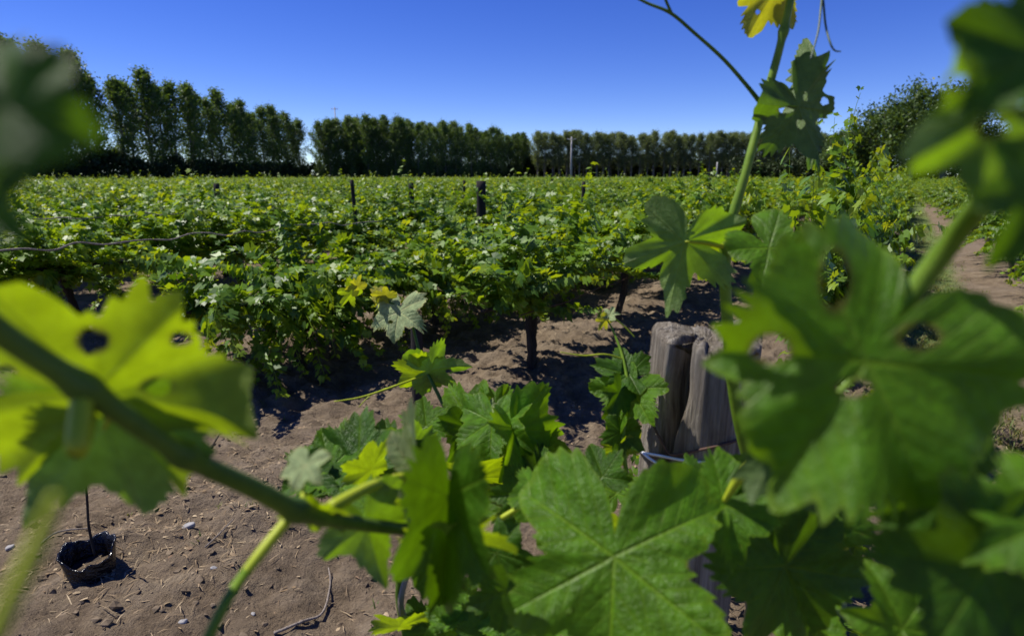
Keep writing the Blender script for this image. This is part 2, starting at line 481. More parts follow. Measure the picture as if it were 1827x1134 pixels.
def vine_meshes(seed, nsh=48, tall=3, zmin=.08, drp=.09, wid=1.0, hang=.45):
    rng = random.Random(seed)
    tk = MB(); fo = MB()
    lean = rng.uniform(-.10, .10)
    hz = rng.uniform(.46, .54)
    mid = Vector((lean * .4 + rng.uniform(-.04, .04), rng.uniform(-.04, .04), hz * .55))
    top = Vector((lean, rng.uniform(-.03, .03), hz))
    tube(tk, [Vector((0, 0, -.08)), Vector((0, 0, .06)), mid, top], [.050, .040, .033, .038], 9, 6, .22, rng)
    arms = []
    for sg in (-1, 1):
        L = rng.uniform(.78, .95)
        pts = [top, top + Vector((sg * .14, rng.uniform(-.03, .03), .08)), top + Vector((sg * L * .6, rng.uniform(-.04, .04), .10 + rng.uniform(-.03, .03))),
               top + Vector((sg * L, rng.uniform(-.05, .05), .09 + rng.uniform(-.04, .04)))]
        tube(tk, pts, [.034, .026, .02, .012], 7, 6, .22, rng)
        arms.append(smooth_path(pts, [1] * 4, 8)[0])
    if rng.random() < .5:   # a second stem
        tube(tk, [Vector((.05, .03, -.08)), Vector((.09, .03, .15)), Vector((lean + .06, 0, hz - .05)), top], [.03, .024, .022, .02], 7, 5, .2, rng)
    for i in range(nsh):
        arm = arms[i % 2]
        p = Vector(arm[int(rng.uniform(.1, 1) * (len(arm) - 1))])
        istall = i < tall
        az = rng.uniform(0, 2 * math.pi)
        out = Vector((math.cos(az) * .5, math.sin(az) * 1.0 * wid, 0))
        d = (Vector((0, 0, 1)) + out * (rng.uniform(.05, .35) if istall else rng.uniform(.25, 1.9))).normalized()
        if not istall and rng.random() < hang:
            d = (out.normalized() * 1.0 + Vector((0, 0, rng.uniform(-.35, .45)))).normalized()
        L = rng.uniform(.80, 1.10) if istall else rng.uniform(.50, 1.02)
        st = .046
        n = int(L / st)
        pts = [p.copy()]
        ph = rng.uniform(0, 6.28)
        for k in range(n):
            f = k / max(1, n - 1)
            droop = (.010 if istall else drp * rng.uniform(.3, 1.3)) * (0.4 + f)
            d = (d + Vector((rng.uniform(-.1, .1), rng.uniform(-.1, .1), -droop))).normalized()
            p = p + d * st
            if p.z < zmin: p.z = zmin + rng.uniform(0, .03)
            pts.append(p.copy())
            side = d.cross(Vector((0, 0, 1)))
            if side.length < .05: side = Vector((1, 0, 0))
            side.normalize()
            up2 = side.cross(d)
            for rep in range(1 if (istall or rng.random() < .45) else 2):
                sgn = 1 if (k + rep) % 2 else -1
                a = ph + rng.uniform(-.6, .6)
                o = (side * sgn * math.cos(a) + up2 * math.sin(a) * .7 + d * .3).normalized()
                pl = rng.uniform(.03, .09) * (1 - .6 * f)
                size = (rng.uniform(.056, .088) if f < .75 else rng.uniform(.03, .055))
                young = 0.0
                if f > .86: young = rng.uniform(.2, .9) * (1 if rng.random() < .6 else .3) * (.5 if istall else 1)
                elif rng.random() < .03: young = rng.uniform(.2, .6)
                pos = p + o * pl
                tipd = (o + Vector((0, 0, -rng.uniform(.2, 1.1)))).normalized()
                nr = (Vector((0, 0, 1)) * rng.uniform(.35, 1) + o * rng.uniform(.2, .9) + Vector((rng.uniform(-.5, .5), rng.uniform(-.5, .5), 0))).normalized()
                small_leaf(fo, pos, tipd, nr, size, (rng.random(), young, 0), rng)
        tube(fo, pts, [.0045, .0015], 4, 1, 0, None, Vector((0, 0, 0)), (.9, .30, 0))
    return tk.mesh('vine_trunk'), fo.mesh('vine_foliage', True)

NV = 8
VAR = [vine_meshes(100 + i, 92 + (i % 4) * 5, [1, 2, 1, 3, 0][i % 5]) for i in range(NV)]
VAR_TALL = [vine_meshes(200 + i, 74, 13, .15, .08, .45, .25) for i in range(3)]
VAR_TRUNK = [vine_meshes(300 + i, 74, 2, .55, .07, .8, .06) for i in range(4)]
VAR_SPRAWL = [vine_meshes(500 + i, 120, 2, .04, .11, 1.45, .62) for i in range(3)]
VAR_SLIM = [vine_meshes(400 + i, 66, 2, .30, .08, .42, .2) for i in range(3)]

ROW0 = -0.28
SP = 2.22
VSP = 1.82
sA = [ground_px(940, 655).dot(RD), ground_px(1100, 578).dot(RD)]
rngv = random.Random(5)
cand = []
def in_view(p, m=60):
    if p.y < 0.3: return False
    x, y = pix(p + Vector((0, 0, .9)))
    return -m - 900 / p.y < x < 1827 + m + 900 / p.y
for k in range(-6, 110):
    n = ROW0 - SP * k + (.50 if k == 2 else 0) if k >= 0 else ROW0 - SP * k - 0.32
    for j in range(-95, 170):
        s = sA[0] + VSP * j + (0 if k == 1 else .75 if k == 2 else ((k * 0.37) % 1.0) * VSP)
        p = rowpt(n, s)
        if not (-215 < p.x < 150 and 0.6 < p.y < 225): continue
        if not in_view(p): continue
        d = math.hypot(p.x, p.y)
        if k == 0 and s < 4.0: continue
        if k == 2 and s < 2.5: continue
        if k == 1 and s < sA[0] - .5: continue
        if k == -1 and s < 4.5: continue
        if p.x < -66 and p.y > 60: continue
        if rngv.random() < .04 and d > 7: continue
        cand.append((d, k, n, s, p))
cand.sort(key=lambda c: c[0])

# vines that show largest: individual things
def row_label(k):
    return {0: 'tall leafy grapevine in the row behind the split grey post, shoots rising above the horizon',
            1: 'bushy green grapevine with dark trunk in the first row across the bare soil',
            2: 'green grapevine in the second row beyond the bare soil',
            -1: 'low dark green grapevine in the row right of the grassy path'}.get(k)
ORD = ['', '', '', 'third', 'fourth', 'fifth', 'sixth', 'seventh', 'eighth', 'ninth', 'tenth', 'eleventh', 'twelfth', 'thirteenth', 'fourteenth', 'fifteenth', 'sixteenth', 'seventeenth', 'eighteenth', 'nineteenth', 'twentieth']
VN = 290
for i, (d, k, n, s, p) in enumerate(cand[:VN]):
    r = random.Random(i * 7 + 3)
    if k == 0 and s < 14: tk, fo = VAR_TALL[r.randrange(3)]
    elif k <= 0: tk, fo = VAR_SLIM[r.randrange(3)]
    elif k == 1: tk, fo = VAR_TRUNK[r.randrange(4)]
    elif k == 2 and s < 9: tk, fo = VAR_SPRAWL[r.randrange(3)]
    else: tk, fo = VAR[r.randrange(NV)]
    v = empty('grapevine', (p.x, p.y, gz(p.x, p.y)), math.pi / 2 - ROWA + (math.pi if r.random() < .5 else 0) + r.uniform(-.12, .12))
    sc = r.uniform(.92, 1.08)
    zs = sc * r.uniform(1.0, 1.12)
    if k == 0 and s < 14: zs *= 1.05
    if k == 0 and s >= 14: zs *= 1.08
    v.scale = (sc, sc * (1.1 if k > 0 else .62 if k == 0 else .9), zs)
    link('trunk', tk, M['vine_bark'], v)
    link('foliage', fo, M['vine_leaves'], v, False)
    lab = row_label(k)
    if lab is None:
        lab = 'green grapevine in the %s row left of the split grey post' % (ORD[k] if 0 < k < len(ORD) else 'far') if k > 0 else 'green grapevine in the %s row right of the grassy path' % ORD[1 - k + 1] if -k + 2 < len(ORD) else 'green grapevine in a far row'
    if k == -2: lab = 'dark green grapevine in the second row right of the grassy path'
    tag(v, lab, 'grapevine', 'vines standing in row %s' % ('of the split post' if k == 0 else ('%s left of the split post' % (['', 'first', 'second'] + ORD[3:])[k] if 0 < k < 21 else 'right of the grassy path')))

p = rowpt(ROW0, 2.05)
v = empty('grapevine', (p.x, p.y, gz(p.x, p.y)), math.pi / 2 - ROWA)
v.scale = (.62, .62, .70)
link('trunk', VAR_SLIM[1][0], M['vine_bark'], v)
link('foliage', VAR_SLIM[1][1], M['vine_leaves'], v, False)
tag(v, 'low shaded grapevine right behind the split grey post, under the large blurred leaf', 'grapevine', 'vines standing in row of the split post')

# the rest of the vineyard: one object, instancing the same vines on points
rest = cand[VN:]
pm = bpy.data.meshes.new('vineyard_rows')
pm.from_pydata([(p.x, p.y, gz(p.x, p.y)) for (_, _, _, _, p) in rest], [], [])
va, ra, sa = [], [], []
for i in range(len(rest)):
    r = random.Random(i * 13 + 1)
    va.append(r.randrange(6)); ra.append((0, 0, math.pi / 2 - ROWA + (math.pi if r.random() < .5 else 0) + r.uniform(-.15, .15)))
    sc = r.uniform(.92, 1.1); sa.append((sc * 1.05, sc * 1.1, sc * r.uniform(.96, 1.08)))
a = pm.attributes.new('variant', 'INT', 'POINT'); a.data.foreach_set('value', va)
a = pm.attributes.new('rot', 'FLOAT_VECTOR', 'POINT'); a.data.foreach_set('vector', np.array(ra, np.float32).ravel())
a = pm.attributes.new('scl', 'FLOAT_VECTOR', 'POINT'); a.data.foreach_set('vector', np.array(sa, np.float32).ravel())
vr = bpy.data.objects.new('vineyard_rows', pm); C.objects.link(vr)
src = {}
for o in C.objects:
    if o.name.startswith('foliage') and o.data in [x[1] for x in VAR[:6]]: src.setdefault(o.data.name, o)
src = list(src.values())
ng = bpy.data.node_groups.new('vineyard_rows', 'GeometryNodeTree')
ng.interface.new_socket('Geometry', in_out='INPUT', socket_type='NodeSocketGeometry')
ng.interface.new_socket('Geometry', in_out='OUTPUT', socket_type='NodeSocketGeometry')
gi, go = ng.nodes.new('NodeGroupInput'), ng.nodes.new('NodeGroupOutput')
jn = ng.nodes.new('GeometryNodeJoinGeometry')
def named(t, nm):
    x = ng.nodes.new('GeometryNodeInputNamedAttribute'); x.data_type = t; x.inputs['Name'].default_value = nm
    return x.outputs['Attribute']
for i, o in enumerate(src):
    ip = ng.nodes.new('GeometryNodeInstanceOnPoints')
    oi = ng.nodes.new('GeometryNodeObjectInfo'); oi.inputs['Object'].default_value = o; oi.inputs['As Instance'].default_value = True
    cp = ng.nodes.new('FunctionNodeCompare'); cp.data_type = 'INT'; cp.operation = 'EQUAL'
    ii = [s_ for s_ in cp.inputs if s_.type == 'INT']
    md = ng.nodes.new('ShaderNodeMath'); md.operation = 'MODULO'; md.inputs[1].default_value = len(src)
    ng.links.new(named('INT', 'variant'), md.inputs[0])
    ng.links.new(md.outputs[0], ii[0]); ii[1].default_value = i
    ng.links.new(gi.outputs[0], ip.inputs['Points'])
    ng.links.new(cp.outputs[0], ip.inputs['Selection'])
    ng.links.new(oi.outputs['Geometry'], ip.inputs['Instance'])
    ng.links.new(named('FLOAT_VECTOR', 'rot'), ip.inputs['Rotation'])
    ng.links.new(named('FLOAT_VECTOR', 'scl'), ip.inputs['Scale'])
    ng.links.new(ip.outputs[0], jn.inputs[0])
ng.links.new(jn.outputs[0], go.inputs[0])
md_ = vr.modifiers.new('rows', 'NODES'); md_.node_group = ng
tag(vr, 'far rows of green grapevines merging into one mass below the trees', 'vineyard', None, 'stuff')

# ------------------------------------------------------------------ trellis posts and wires
def black_post(px, k, top, dia, label, group=True, zb=-.2):
    """post standing in row k where the row crosses photo column px"""
    n = ROW0 - SP * k
    dx, dy = (px - CX) / FPX, math.cos(PITCH) + 0.0
    for _ in range(3):
        pass
    # ray in plan: x = t*dx, y = t*yc with yc for a point near the horizon
    yc = math.cos(PITCH) + math.sin(PITCH) * (CY - 335) / FPX
    t = n / (RN.x * dx + RN.y * yc)
    p = Vector((t * dx, t * yc, 0))
    rng = random.Random(int(px))
    mb = MB()
    tube(mb, [(0, 0, zb), (rng.uniform(-.01, .01), 0, top * .5), (rng.uniform(-.02, .02), rng.uniform(-.02, .02), top)], [dia * .55, dia * .5, dia * .47], 9, 5, .10, rng)
    o = link('trellis_post', mb.mesh('trellis_post'), M['black_post'])
    o.location = (p.x, p.y, gz(p.x, p.y))
    tag(o, label, 'post', 'dark posts standing in the vine rows')
    return p
black_post(731, 1, .68, .08, 'short black post under the first row, behind the hanging pale leaf')
black_post(857, 2, 1.52, .13, 'thick dark post standing out of the vines left of centre')
black_post(735, 3, 1.50, .09, 'dark post of the third row left of the thick dark post')
black_post(1042, 2, 1.53, .07, 'thin tall dark post right of the thick dark post')
black_post(1265, 2, 1.52, .09, 'dark post beside the tall green shoot')
black_post(630, 3, 1.50, .06, 'thin dark post far left among the vines')
black_post(828, 5, 1.50, .08, 'small dark post peeking out beside the thick dark post')
black_post(907, 6, 1.50, .08, 'tiny dark post right of the thick dark post')
black_post(985, 5, 1.50, .09, 'small dark post between the thick and the thin tall posts')
black_post(1236, 1, 1.1, .07, 'weathered post foot under the leaf of the tall shoot')
black_post(385, 4, 1.50, .09, 'dark post far left below the poplars')
black_post(1180, 5, 1.50, .08, 'small dark post below the far wood')

def wire_thing(name, pts, r, mat, label, cat, rough=0.0, seed=0, n=6, group=None, seg=7):
    mb = MB(); rng = random.Random(seed)
    off = Vector(pts[0])
    tube(mb, pts, r, seg, n, rough, rng if rough else None, off)
    o = link(name, mb.mesh(name), mat)
    o.location = off
    return tag(o, label, cat, group)
# old bare canes tied along the wire of the second and third rows (left)
def rowwire(px0, px1, k, z, wob, seed, steps=14):
    n = ROW0 - SP * k; rng = random.Random(seed); out = []
    yc = math.cos(PITCH) + math.sin(PITCH) * (CY - 430) / FPX
    def s_at(px):
        dx = (px - CX) / FPX; t = n / (RN.x * dx + RN.y * yc)
        return Vector((t * dx, t * yc, 0)).dot(RD)
    s0, s1 = s_at(px0), s_at(px1)
    for i in range(steps + 1):
        f = i / steps
        out.append(rowpt(n + rng.uniform(-wob, wob) + .25, s0 + (s1 - s0) * f, z + rng.uniform(-wob, wob)))
    return out
wire_thing('dead_cane', rowwire(-40, 660, 2, 1.17, .022, 3, 22), [.006, .004], M['old_cane'], 'bare grey cane tied along the wire over the second row', 'cane', .25, 3)
wire_thing('dead_cane', rowwire(-40, 480, 3, 1.22, .02, 5, 20), [.006, .004], M['old_cane'], 'bare grey cane along the wire of the third row', 'cane', .25, 4)
wire_thing('trellis_wire', rowwire(880, 1180, 1, .60, .012, 8, 16), .005, M['rust_wire'], 'dark wire running through the first row', 'wire', 0, 5)

# ------------------------------------------------------------------ trees
def clump(mb, c, rng, n, spread, size, a0):
    for _ in range(n):
        v = Vector((rng.gauss(0, 1), rng.gauss(0, 1), rng.gauss(0, 1)))
        p = c + v * spread
        u = Vector((rng.uniform(-1, 1), rng.uniform(-1, 1), rng.uniform(-1, 1))).normalized()
        w = u.cross(Vector((rng.uniform(-1, 1), rng.uniform(-1, 1), rng.uniform(-1, 1))))
        if w.length < .1: continue
        w.normalize(); s = size * rng.uniform(.6, 1.3)
        mb.add([p - u * s, p + w * s * .55, p + u * s, p - w * s * .55], [(0, 1, 2, 3)], (min(1, max(0, a0 + rng.uniform(-.3, .3))), rng.random() * .3, 0))

def poplar(seed, H=18.0, wid=1.7, dens=1.0, clear=.16, bushy=0.0):
    rng = random.Random(seed)
    tk, cr = MB(), MB()
    tp = [Vector((0, 0, -.5)), Vector((rng.uniform(-.1, .1), rng.uniform(-.1, .1), H * .3)), Vector((rng.uniform(-.3, .3), rng.uniform(-.3, .3), H * .65)), Vector((rng.uniform(-.4, .4), rng.uniform(-.4, .4), H * .97))]
    tube(tk, tp, [.24, .19, .11, .03], 7, 5)
    ax = smooth_path(tp, [1] * 4, 12)[0]
    nb = int(46 * dens)
    for i in range(nb):
        f = clear + (1 - clear) * (i / nb) ** .85
        f = min(.98, f + rng.uniform(-.03, .03))
        q = Vector(ax[int(f * (len(ax) - 1))])
        az = rng.uniform(0, 6.283)
        g = (f - clear) / (1 - clear)
        w = wid * (0.42 + 1.2 * math.sin(math.pi * min(1, max(0, g * .80 + .18))) ** .8) * rng.uniform(.55, 1.15)
        if g > .62: w *= 1 - (g - .62) * 1.75
        L = Vector((math.cos(az) * w, math.sin(az) * w, w * rng.uniform(.9, 1.8)))
        e = q + L
        if e.z > H: e.z = H - rng.uniform(0, .6)
        tube(tk, [q, q + L * .5 + Vector((0, 0, -.12 * w)), e], [.05, .015], 4, 2)
        tone = rng.uniform(.15, .85)
        m = 3 + int(rng.random() * 3)
        for j in range(m):
            t = .3 + .75 * j / m
            clump(cr, q + (e - q) * t + Vector((rng.uniform(-.2, .2), rng.uniform(-.2, .2), 0)), rng, int(17 * (1 + bushy)), .34 + .16 * rng.random(), .20, tone)
    return tk.mesh('poplar_trunk'), cr.mesh('poplar_crown', True)

def broad(seed, H=11.0, wid=5.0):
    rng = random.Random(seed)
    tk, cr = MB(), MB()
    top = Vector((rng.uniform(-.5, .5), rng.uniform(-.5, .5), H * .35))
    tube(tk, [Vector((0, 0, -.5)), top * .5, top], [.4, .32, .26], 8, 5)
    for i in range(60):
        az = rng.uniform(0, 6.283); el = math.asin(rng.uniform(-.25, 1))
        rr = rng.uniform(.55, 1.0)
        e = top + Vector((0, 0, H * .12)) + Vector((math.cos(az) * math.cos(el) * wid * rr, math.sin(az) * math.cos(el) * wid * rr, math.sin(el) * H * .52 * rr))
        tube(tk, [top, top * .4 + e * .6 + Vector((0, 0, -.2)), e], [.13, .02], 5, 3)
        tone = rng.uniform(.1, .9)
        for j in range(4):
            c = e + Vector((rng.gauss(0, .55), rng.gauss(0, .55), rng.gauss(0, .4)))
            clump(cr, c, rng, 34, .5, .20, tone)
    return tk.mesh('tree_trunk'), cr.mesh('tree_crown', True)

POP = [poplar(40 + i, 18.0, [1.55, 1.75, 1.45, 1.65, 1.6][i], [1.85, 1.75, 1.8, 1.75, 1.85][i], .18) for i in range(5)]
WOOD = [poplar(60 + i, 18.0, 1.7, 1.15, .30) for i in range(4)]
DENSE = [poplar(80 + i, 18.0, 2.2, 1.6, .06, .2) for i in range(4)]
BROAD = [broad(70 + i) for i in range(3)]
def plant(kind, x, y, meshes, hs, label, group, crown_mat, rng, ws=1.0, nm='poplar_tree', cat='tree'):
    tk, cr = meshes[rng.randrange(len(meshes))]
    t = empty(nm, (x, y, 0), rng.uniform(0, 6.28))
    t.scale = (hs * ws, hs * ws, hs)
    link('trunk', tk, M['poplar_bark'], t)
    link('crown', cr, crown_mat, t, False)
    return tag(t, label, cat, group)
rt = random.Random(11)
for i in range(27):
    f = i / 26
    y = 76 + (183 - 76) * f + rt.uniform(-.6, .6)
    x = -72.5 + 8.5 * f + rt.uniform(-.7, .7)
    plant('p', x, y, POP, rt.uniform(.90, 1.08) * (1.15 - .11 * f), 'tall dark poplar in the left windbreak with sky showing between its branches', 'poplars of the left windbreak', M['poplar_leaves'], rt, 1.12)
for i in range(58):
    f = i / 57
    if f < .45: x, y = -55.5 + 26.5 * f / .45, 176 + 4 * f / .45
    else: x, y = -29 + 36 * (f - .45) / .55, 180 + 72 * (f - .45) / .55
    x += rt.uniform(-1, 1); y += rt.uniform(-1, 1) + (i % 2) * 5
    hs = rt.uniform(.92, 1.06)
    plant('p', x, y, DENSE, hs, 'dense dark poplar in the middle grove between the windbreak and the far wood', 'poplars of the middle grove', M['poplar_leaves'], rt)
for rowi in range(2):
    for i in range(46):
        f = i / 45
        x = 9 + 130 * f + rt.uniform(-.8, .8) + rowi * 1.4
        y = 232 + rowi * 7 + rt.uniform(-1, 1) + 6 * f
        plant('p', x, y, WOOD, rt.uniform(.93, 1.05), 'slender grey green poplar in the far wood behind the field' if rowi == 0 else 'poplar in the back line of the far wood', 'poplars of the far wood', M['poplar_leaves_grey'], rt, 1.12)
for (px, py, y, sc, ws) in [(1520, 232, 96, 1, 1), (1565, 198, 92, 1, 1), (1620, 176, 90, 1, 1), (1680, 178, 88, 1, 1), (1745, 236, 86, 1, 1), (1810, 246, 84, 1, 1), (1870, 240, 80, 1, 1), (1490, 262, 104, 1, 1)]:
    x = (px - CX) / FPX * y * .975 / 1.0
    h = (HOR - py) / FPX * y * 1.03 + CAMH
    plant('b', x, y, BROAD, h / 10.6, 'rounded bushy tree in the clump right of the far wood', 'bushy trees at the right edge', M['broad_leaves'], rt, 1.0, 'broadleaf_tree')

def hedge(name, pts, h, w, n, label, seed, size=.28):
    rng = random.Random(seed); mb = MB()
    segs = [(Vector(a), Vector(b)) for a, b in zip(pts[:-1], pts[1:])]
    tot = sum((b - a).length for a, b in segs)
    for i in range(n):
        t = rng.random() * tot
        for a, b in segs:
            L = (b - a).length
            if t <= L: break
            t -= L
        p = a + (b - a) * (t / L)
        hh = h * (.7 + .5 * (vnoise(np.array([p.x * .3]), np.array([p.y * .3]), seed)[0] + .5))
        c = p + Vector((rng.gauss(0, w), rng.gauss(0, w), hh * rng.random()))
        clump(mb, c, rng, 14, .35, size, rng.uniform(.1, .9))
    o = link(name, mb.mesh(name, True), M['hedge_leaves'], None, False)
    return tag(o, label, 'undergrowth', None, 'stuff')
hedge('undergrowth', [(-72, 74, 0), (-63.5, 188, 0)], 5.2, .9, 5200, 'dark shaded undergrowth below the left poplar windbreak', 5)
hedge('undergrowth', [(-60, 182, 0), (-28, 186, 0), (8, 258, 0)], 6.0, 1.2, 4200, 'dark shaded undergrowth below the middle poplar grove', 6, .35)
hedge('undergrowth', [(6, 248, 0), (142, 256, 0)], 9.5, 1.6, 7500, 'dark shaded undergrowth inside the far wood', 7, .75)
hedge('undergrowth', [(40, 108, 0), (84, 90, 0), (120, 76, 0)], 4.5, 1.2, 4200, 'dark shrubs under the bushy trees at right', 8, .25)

# utility poles
def upole(px, pt, y, dia, label, arm=True):
    x = (px - CX) / FPX * y * .975
    h = (HOR - pt) / FPX * y + CAMH
    t = empty('utility_pole', (x, y, 0))
    mb = MB(); tube(mb, [(0, 0, -.5), (0, 0, h)], [dia * .55, dia * .4], 9, 2)
    link('pole', mb.mesh('pole'), M['grey_pole'], t)
    if arm:
        mb = MB(); tube(mb, [(-1.1, -.2, h - .6), (1.1, -.2, h - .6)], [.09, .09], 6, 2)
        a_ = link('crossarm', mb.mesh('crossarm'), M['grey_pole'], t)
        for xx in (-1, 0, 1):
            mb = MB(); tube(mb, [(xx, -.2, h - .52), (xx, -.2, h - .30)], [.07, .045], 6, 2)
            link('insulator', mb.mesh('insulator'), M['stone'], a_)
    tag(t, label, 'utility pole', 'utility poles of the power line')
    return Vector((x, y - .2, h - .3))
e1 = upole(1018, 249, 150, .42, 'pale grey utility pole in front of the far wood')
e2 = upole(606, 201, 196, .40, 'utility pole whose crossarm pokes out above the middle grove')
e3 = upole(1277, 290, 190, .45, 'short pale pole far away before the wood', False)

# ------------------------------------------------------------------ close-up vine leaves
OUTL = {
    'lobed': [(0, 1.0), (14, .86), (27, .64), (33, .60), (44, .74), (57, .92), (70, .80), (84, .57), (90, .55), (103, .66), (118, .76), (138, .70), (158, .56), (170, .34), (180, .10)],
    'broad': [(0, 1.0), (15, .88), (27, .68), (32, .65), (45, .82), (57, .98), (72, .86), (84, .66), (90, .64), (106, .84), (122, .92), (142, .90), (160, .74), (171, .46), (180, .10)],
    'lobed2': [(0, 1.0), (14, .86), (25, .66), (30, .62), (44, .80), (57, 1.0), (72, .84), (84, .58), (90, .55), (104, .72), (120, .94), (140, 1.0), (158, .82), (170, .50), (180, .12)],
    'full': [(0, 1.0), (15, .93), (28, .84), (36, .83), (48, .90), (58, .97), (72, .92), (86, .85), (96, .85), (110, .92), (126, .97), (146, .93), (162, .82), (172, .62), (180, .30)],
    'deep':  [(0, 1.0), (12, .84), (24, .50), (30, .46), (43, .70), (57, .92), (69, .78), (82, .44), (88, .42), (102, .62), (118, .80), (138, .72), (156, .58), (170, .32), (180, .08)],
}
VEINS = [R_(x) for x in (0, 57, -57, 120, -120)]
def leaf_arrays(seed, kind='lobed', fold=.18, curl=.25, wave=.10, nr=22, na=260, teeth=.085):
    rng = np.random.RandomState(seed)
    th = np.linspace(-np.pi, np.pi, na, endpoint=False)
    ang = np.degrees(np.abs(th))
    o = OUTL[kind]
    jit = 1 + rng.uniform(-.07, .07, len(o)); jit2 = 1 + rng.uniform(-.07, .07, len(o))
    xs = np.array([p[0] for p in o]); r1 = np.array([p[1] for p in o])
    r = np.where(th >= 0, np.interp(ang, xs, r1 * jit), np.interp(ang, xs, r1 * jit2))
    k = np.array([1, 2, 3, 2, 1.0]) / 9.0
    r = np.convolve(np.concatenate([r[-2:], r, r[:2]]), k, 'valid')
    ph = (th / (2 * np.pi) * 36 + .75 * np.sin(th * 3 + rng.uniform(0, 6)) + .45 * np.sin(th * 7 + rng.uniform(0, 6))) % 1.0
    saw = np.where(ph < .6, ph / .6, (1 - ph) / .4)
    amp = teeth * (.65 + .5 * np.sin(th * 4 + rng.uniform(0, 6)) + .3 * np.sin(th * 9 + rng.uniform(0, 6)) + .25 * rng.rand(na)) * np.clip((180 - ang) / 40, 0, 1)
    r = r * (1 - amp + 2 * amp * saw)
    t = np.linspace(0, 1, nr + 1)[1:] ** .85
    T, TH = np.meshgrid(t, th, indexing='ij')
    rho = T * r[None, :]
    X, Y = rho * np.sin(TH), rho * np.cos(TH)
    da = np.min(np.stack([np.abs((TH - v + np.pi) % (2 * np.pi) - np.pi) for v in VEINS]), 0)
    S, Q = rho * np.cos(da), rho * np.sin(da)
    bul = np.clip(Q / .35, 0, 1)
    p1, p2, p3 = rng.uniform(0, 6.28, 3)
    Z = fold * np.abs(X) + .10 * np.sin(bul * np.pi * .5) * rho - curl * rho ** 2 * .5 \
        + wave * rho ** 2 * np.sin(3 * TH + p1) + wave * .55 * rho ** 2 * np.sin(7 * TH + p2) + .05 * wave * np.sin(17 * TH + p3) * rho \
        - .22 * np.clip(rho - .55, 0, 1) ** 2 * rng.uniform(.3, 1.8)
    v = np.concatenate([[[0, 0, 0]], np.stack([X.ravel(), Y.ravel(), Z.ravel()], 1)])
    lf = np.concatenate([[[0, 0, 0]], np.stack([S.ravel(), Q.ravel(), T.ravel()], 1)])
    fs = []
    for j in range(na):
        fs.append((0, 1 + j, 1 + (j + 1) % na))
    fs = [(f[0], f[2], f[1]) for f in fs]
    i0 = 1 + np.arange(nr - 1)[:, None] * na + np.arange(na)[None, :]
    i1 = 1 + np.arange(nr - 1)[:, None] * na + (np.arange(na)[None, :] + 1) % na
    q = np.stack([i0, i1, i1 + na, i0 + na], -1).reshape(-1, 4)
    fs += [tuple(x) for x in q.tolist()]
    return v, lf, fs
_leafcache = {}
def leaf_mesh(v, lf, fs, name='leaf'):
    me = bpy.data.meshes.new(name)
    me.from_pydata(v.tolist(), [], fs)
    a_ = me.attributes.new('lf', 'FLOAT_VECTOR', 'POINT')
    a_.data.foreach_set('vector', lf.astype(np.float32).ravel())
    me.update()
    return me

def put_leaf(shoot, px, py, d, rpx, tip, n=(0, .3), side=1, mat='leaf', seed=0, kind='lobed', fold=.18, curl=.25, wave=.10, holes=(), pet=None, pr=.0016, pmat='petiole', label=None, narrow=1.0):
    """leaf whose stalk joint is seen at (px, py), d metres away; tip = direction of its tip in the picture (deg),
    n = tilt of the face turned to us (right, up)"""
    nv = (RT * n[0] + UP * n[1] - FW).normalized()
    di = RT * math.cos(R_(tip)) + UP * math.sin(R_(tip))
    t = (di - FW * (di.dot(nv) / FW.dot(nv))).normalized()
    z = nv * side
    x = t.cross(z).normalized()
    size = rpx * d / FPX
    MW = Matrix.Translation(P(px, py, d)) @ Matrix((x, t, z)).transposed().to_4x4() @ Matrix.Diagonal((size * narrow, size, size, 1))
    key = (seed, kind, fold, curl, wave)
    if holes:
        v, lf, fs = leaf_arrays(seed, kind, fold, curl, wave, 34, 320)
        pv = np.array([pix(MW @ Vector(q)) for q in v])
        rngh = random.Random(seed)
        keep = np.ones(len(fs), bool)
        fc = np.array([pv[list(f)].mean(0) for f in fs])
        for h in holes:
            an = np.arctan2(fc[:, 1] - h[1], fc[:, 0] - h[0])
            wob = 1 + .18 * np.sin(3 * an + h[0]) + .12 * np.sin(5 * an + h[1]) + .13 * np.sin(11 * an + h[0] * 3) + .08 * np.sin(17 * an)
            keep &= (((fc[:, 0] - h[0]) / h[2]) ** 2 + ((fc[:, 1] - h[1]) / h[3]) ** 2) > wob
        fs = [f for f, k_ in zip(fs, keep) if k_]
        me = leaf_mesh(v, lf, fs)
        hd = np.zeros(len(v))
        for h in holes:
            dd = np.hypot((pv[:, 0] - h[0]) / h[2], (pv[:, 1] - h[1]) / h[3])
            hd = np.maximum(hd, np.clip(1 - (dd - 1.0) * 2.6, 0, 1))
        a_ = me.attributes.new('hole_rim', 'FLOAT', 'POINT'); a_.data.foreach_set('value', hd.astype(np.float32))
    else:
        if key not in _leafcache: _leafcache[key] = leaf_arrays(*key)
        me = leaf_mesh(*_leafcache[key])
    o = link('leaf', me, M[mat], shoot)
    loc = shoot.location
    o.matrix_local = Matrix.Translation(-loc) @ MW
    if label: o['label'] = label
    if pet:
        pts = [P(*q) for q in pet] + [P(px, py, d) + FW * (.004 if side > 0 else -.001)]
        mb = MB()
        tube(mb, pts, [pr * 1.1] + [pr] * max(0, len(pts) - 2) + [pr * .35], 8, 5, 0, None, Vector((0, 0, 0)), None, MW.inverted())
        link('petiole', mb.mesh('petiole'), M[pmat], o)
    return o

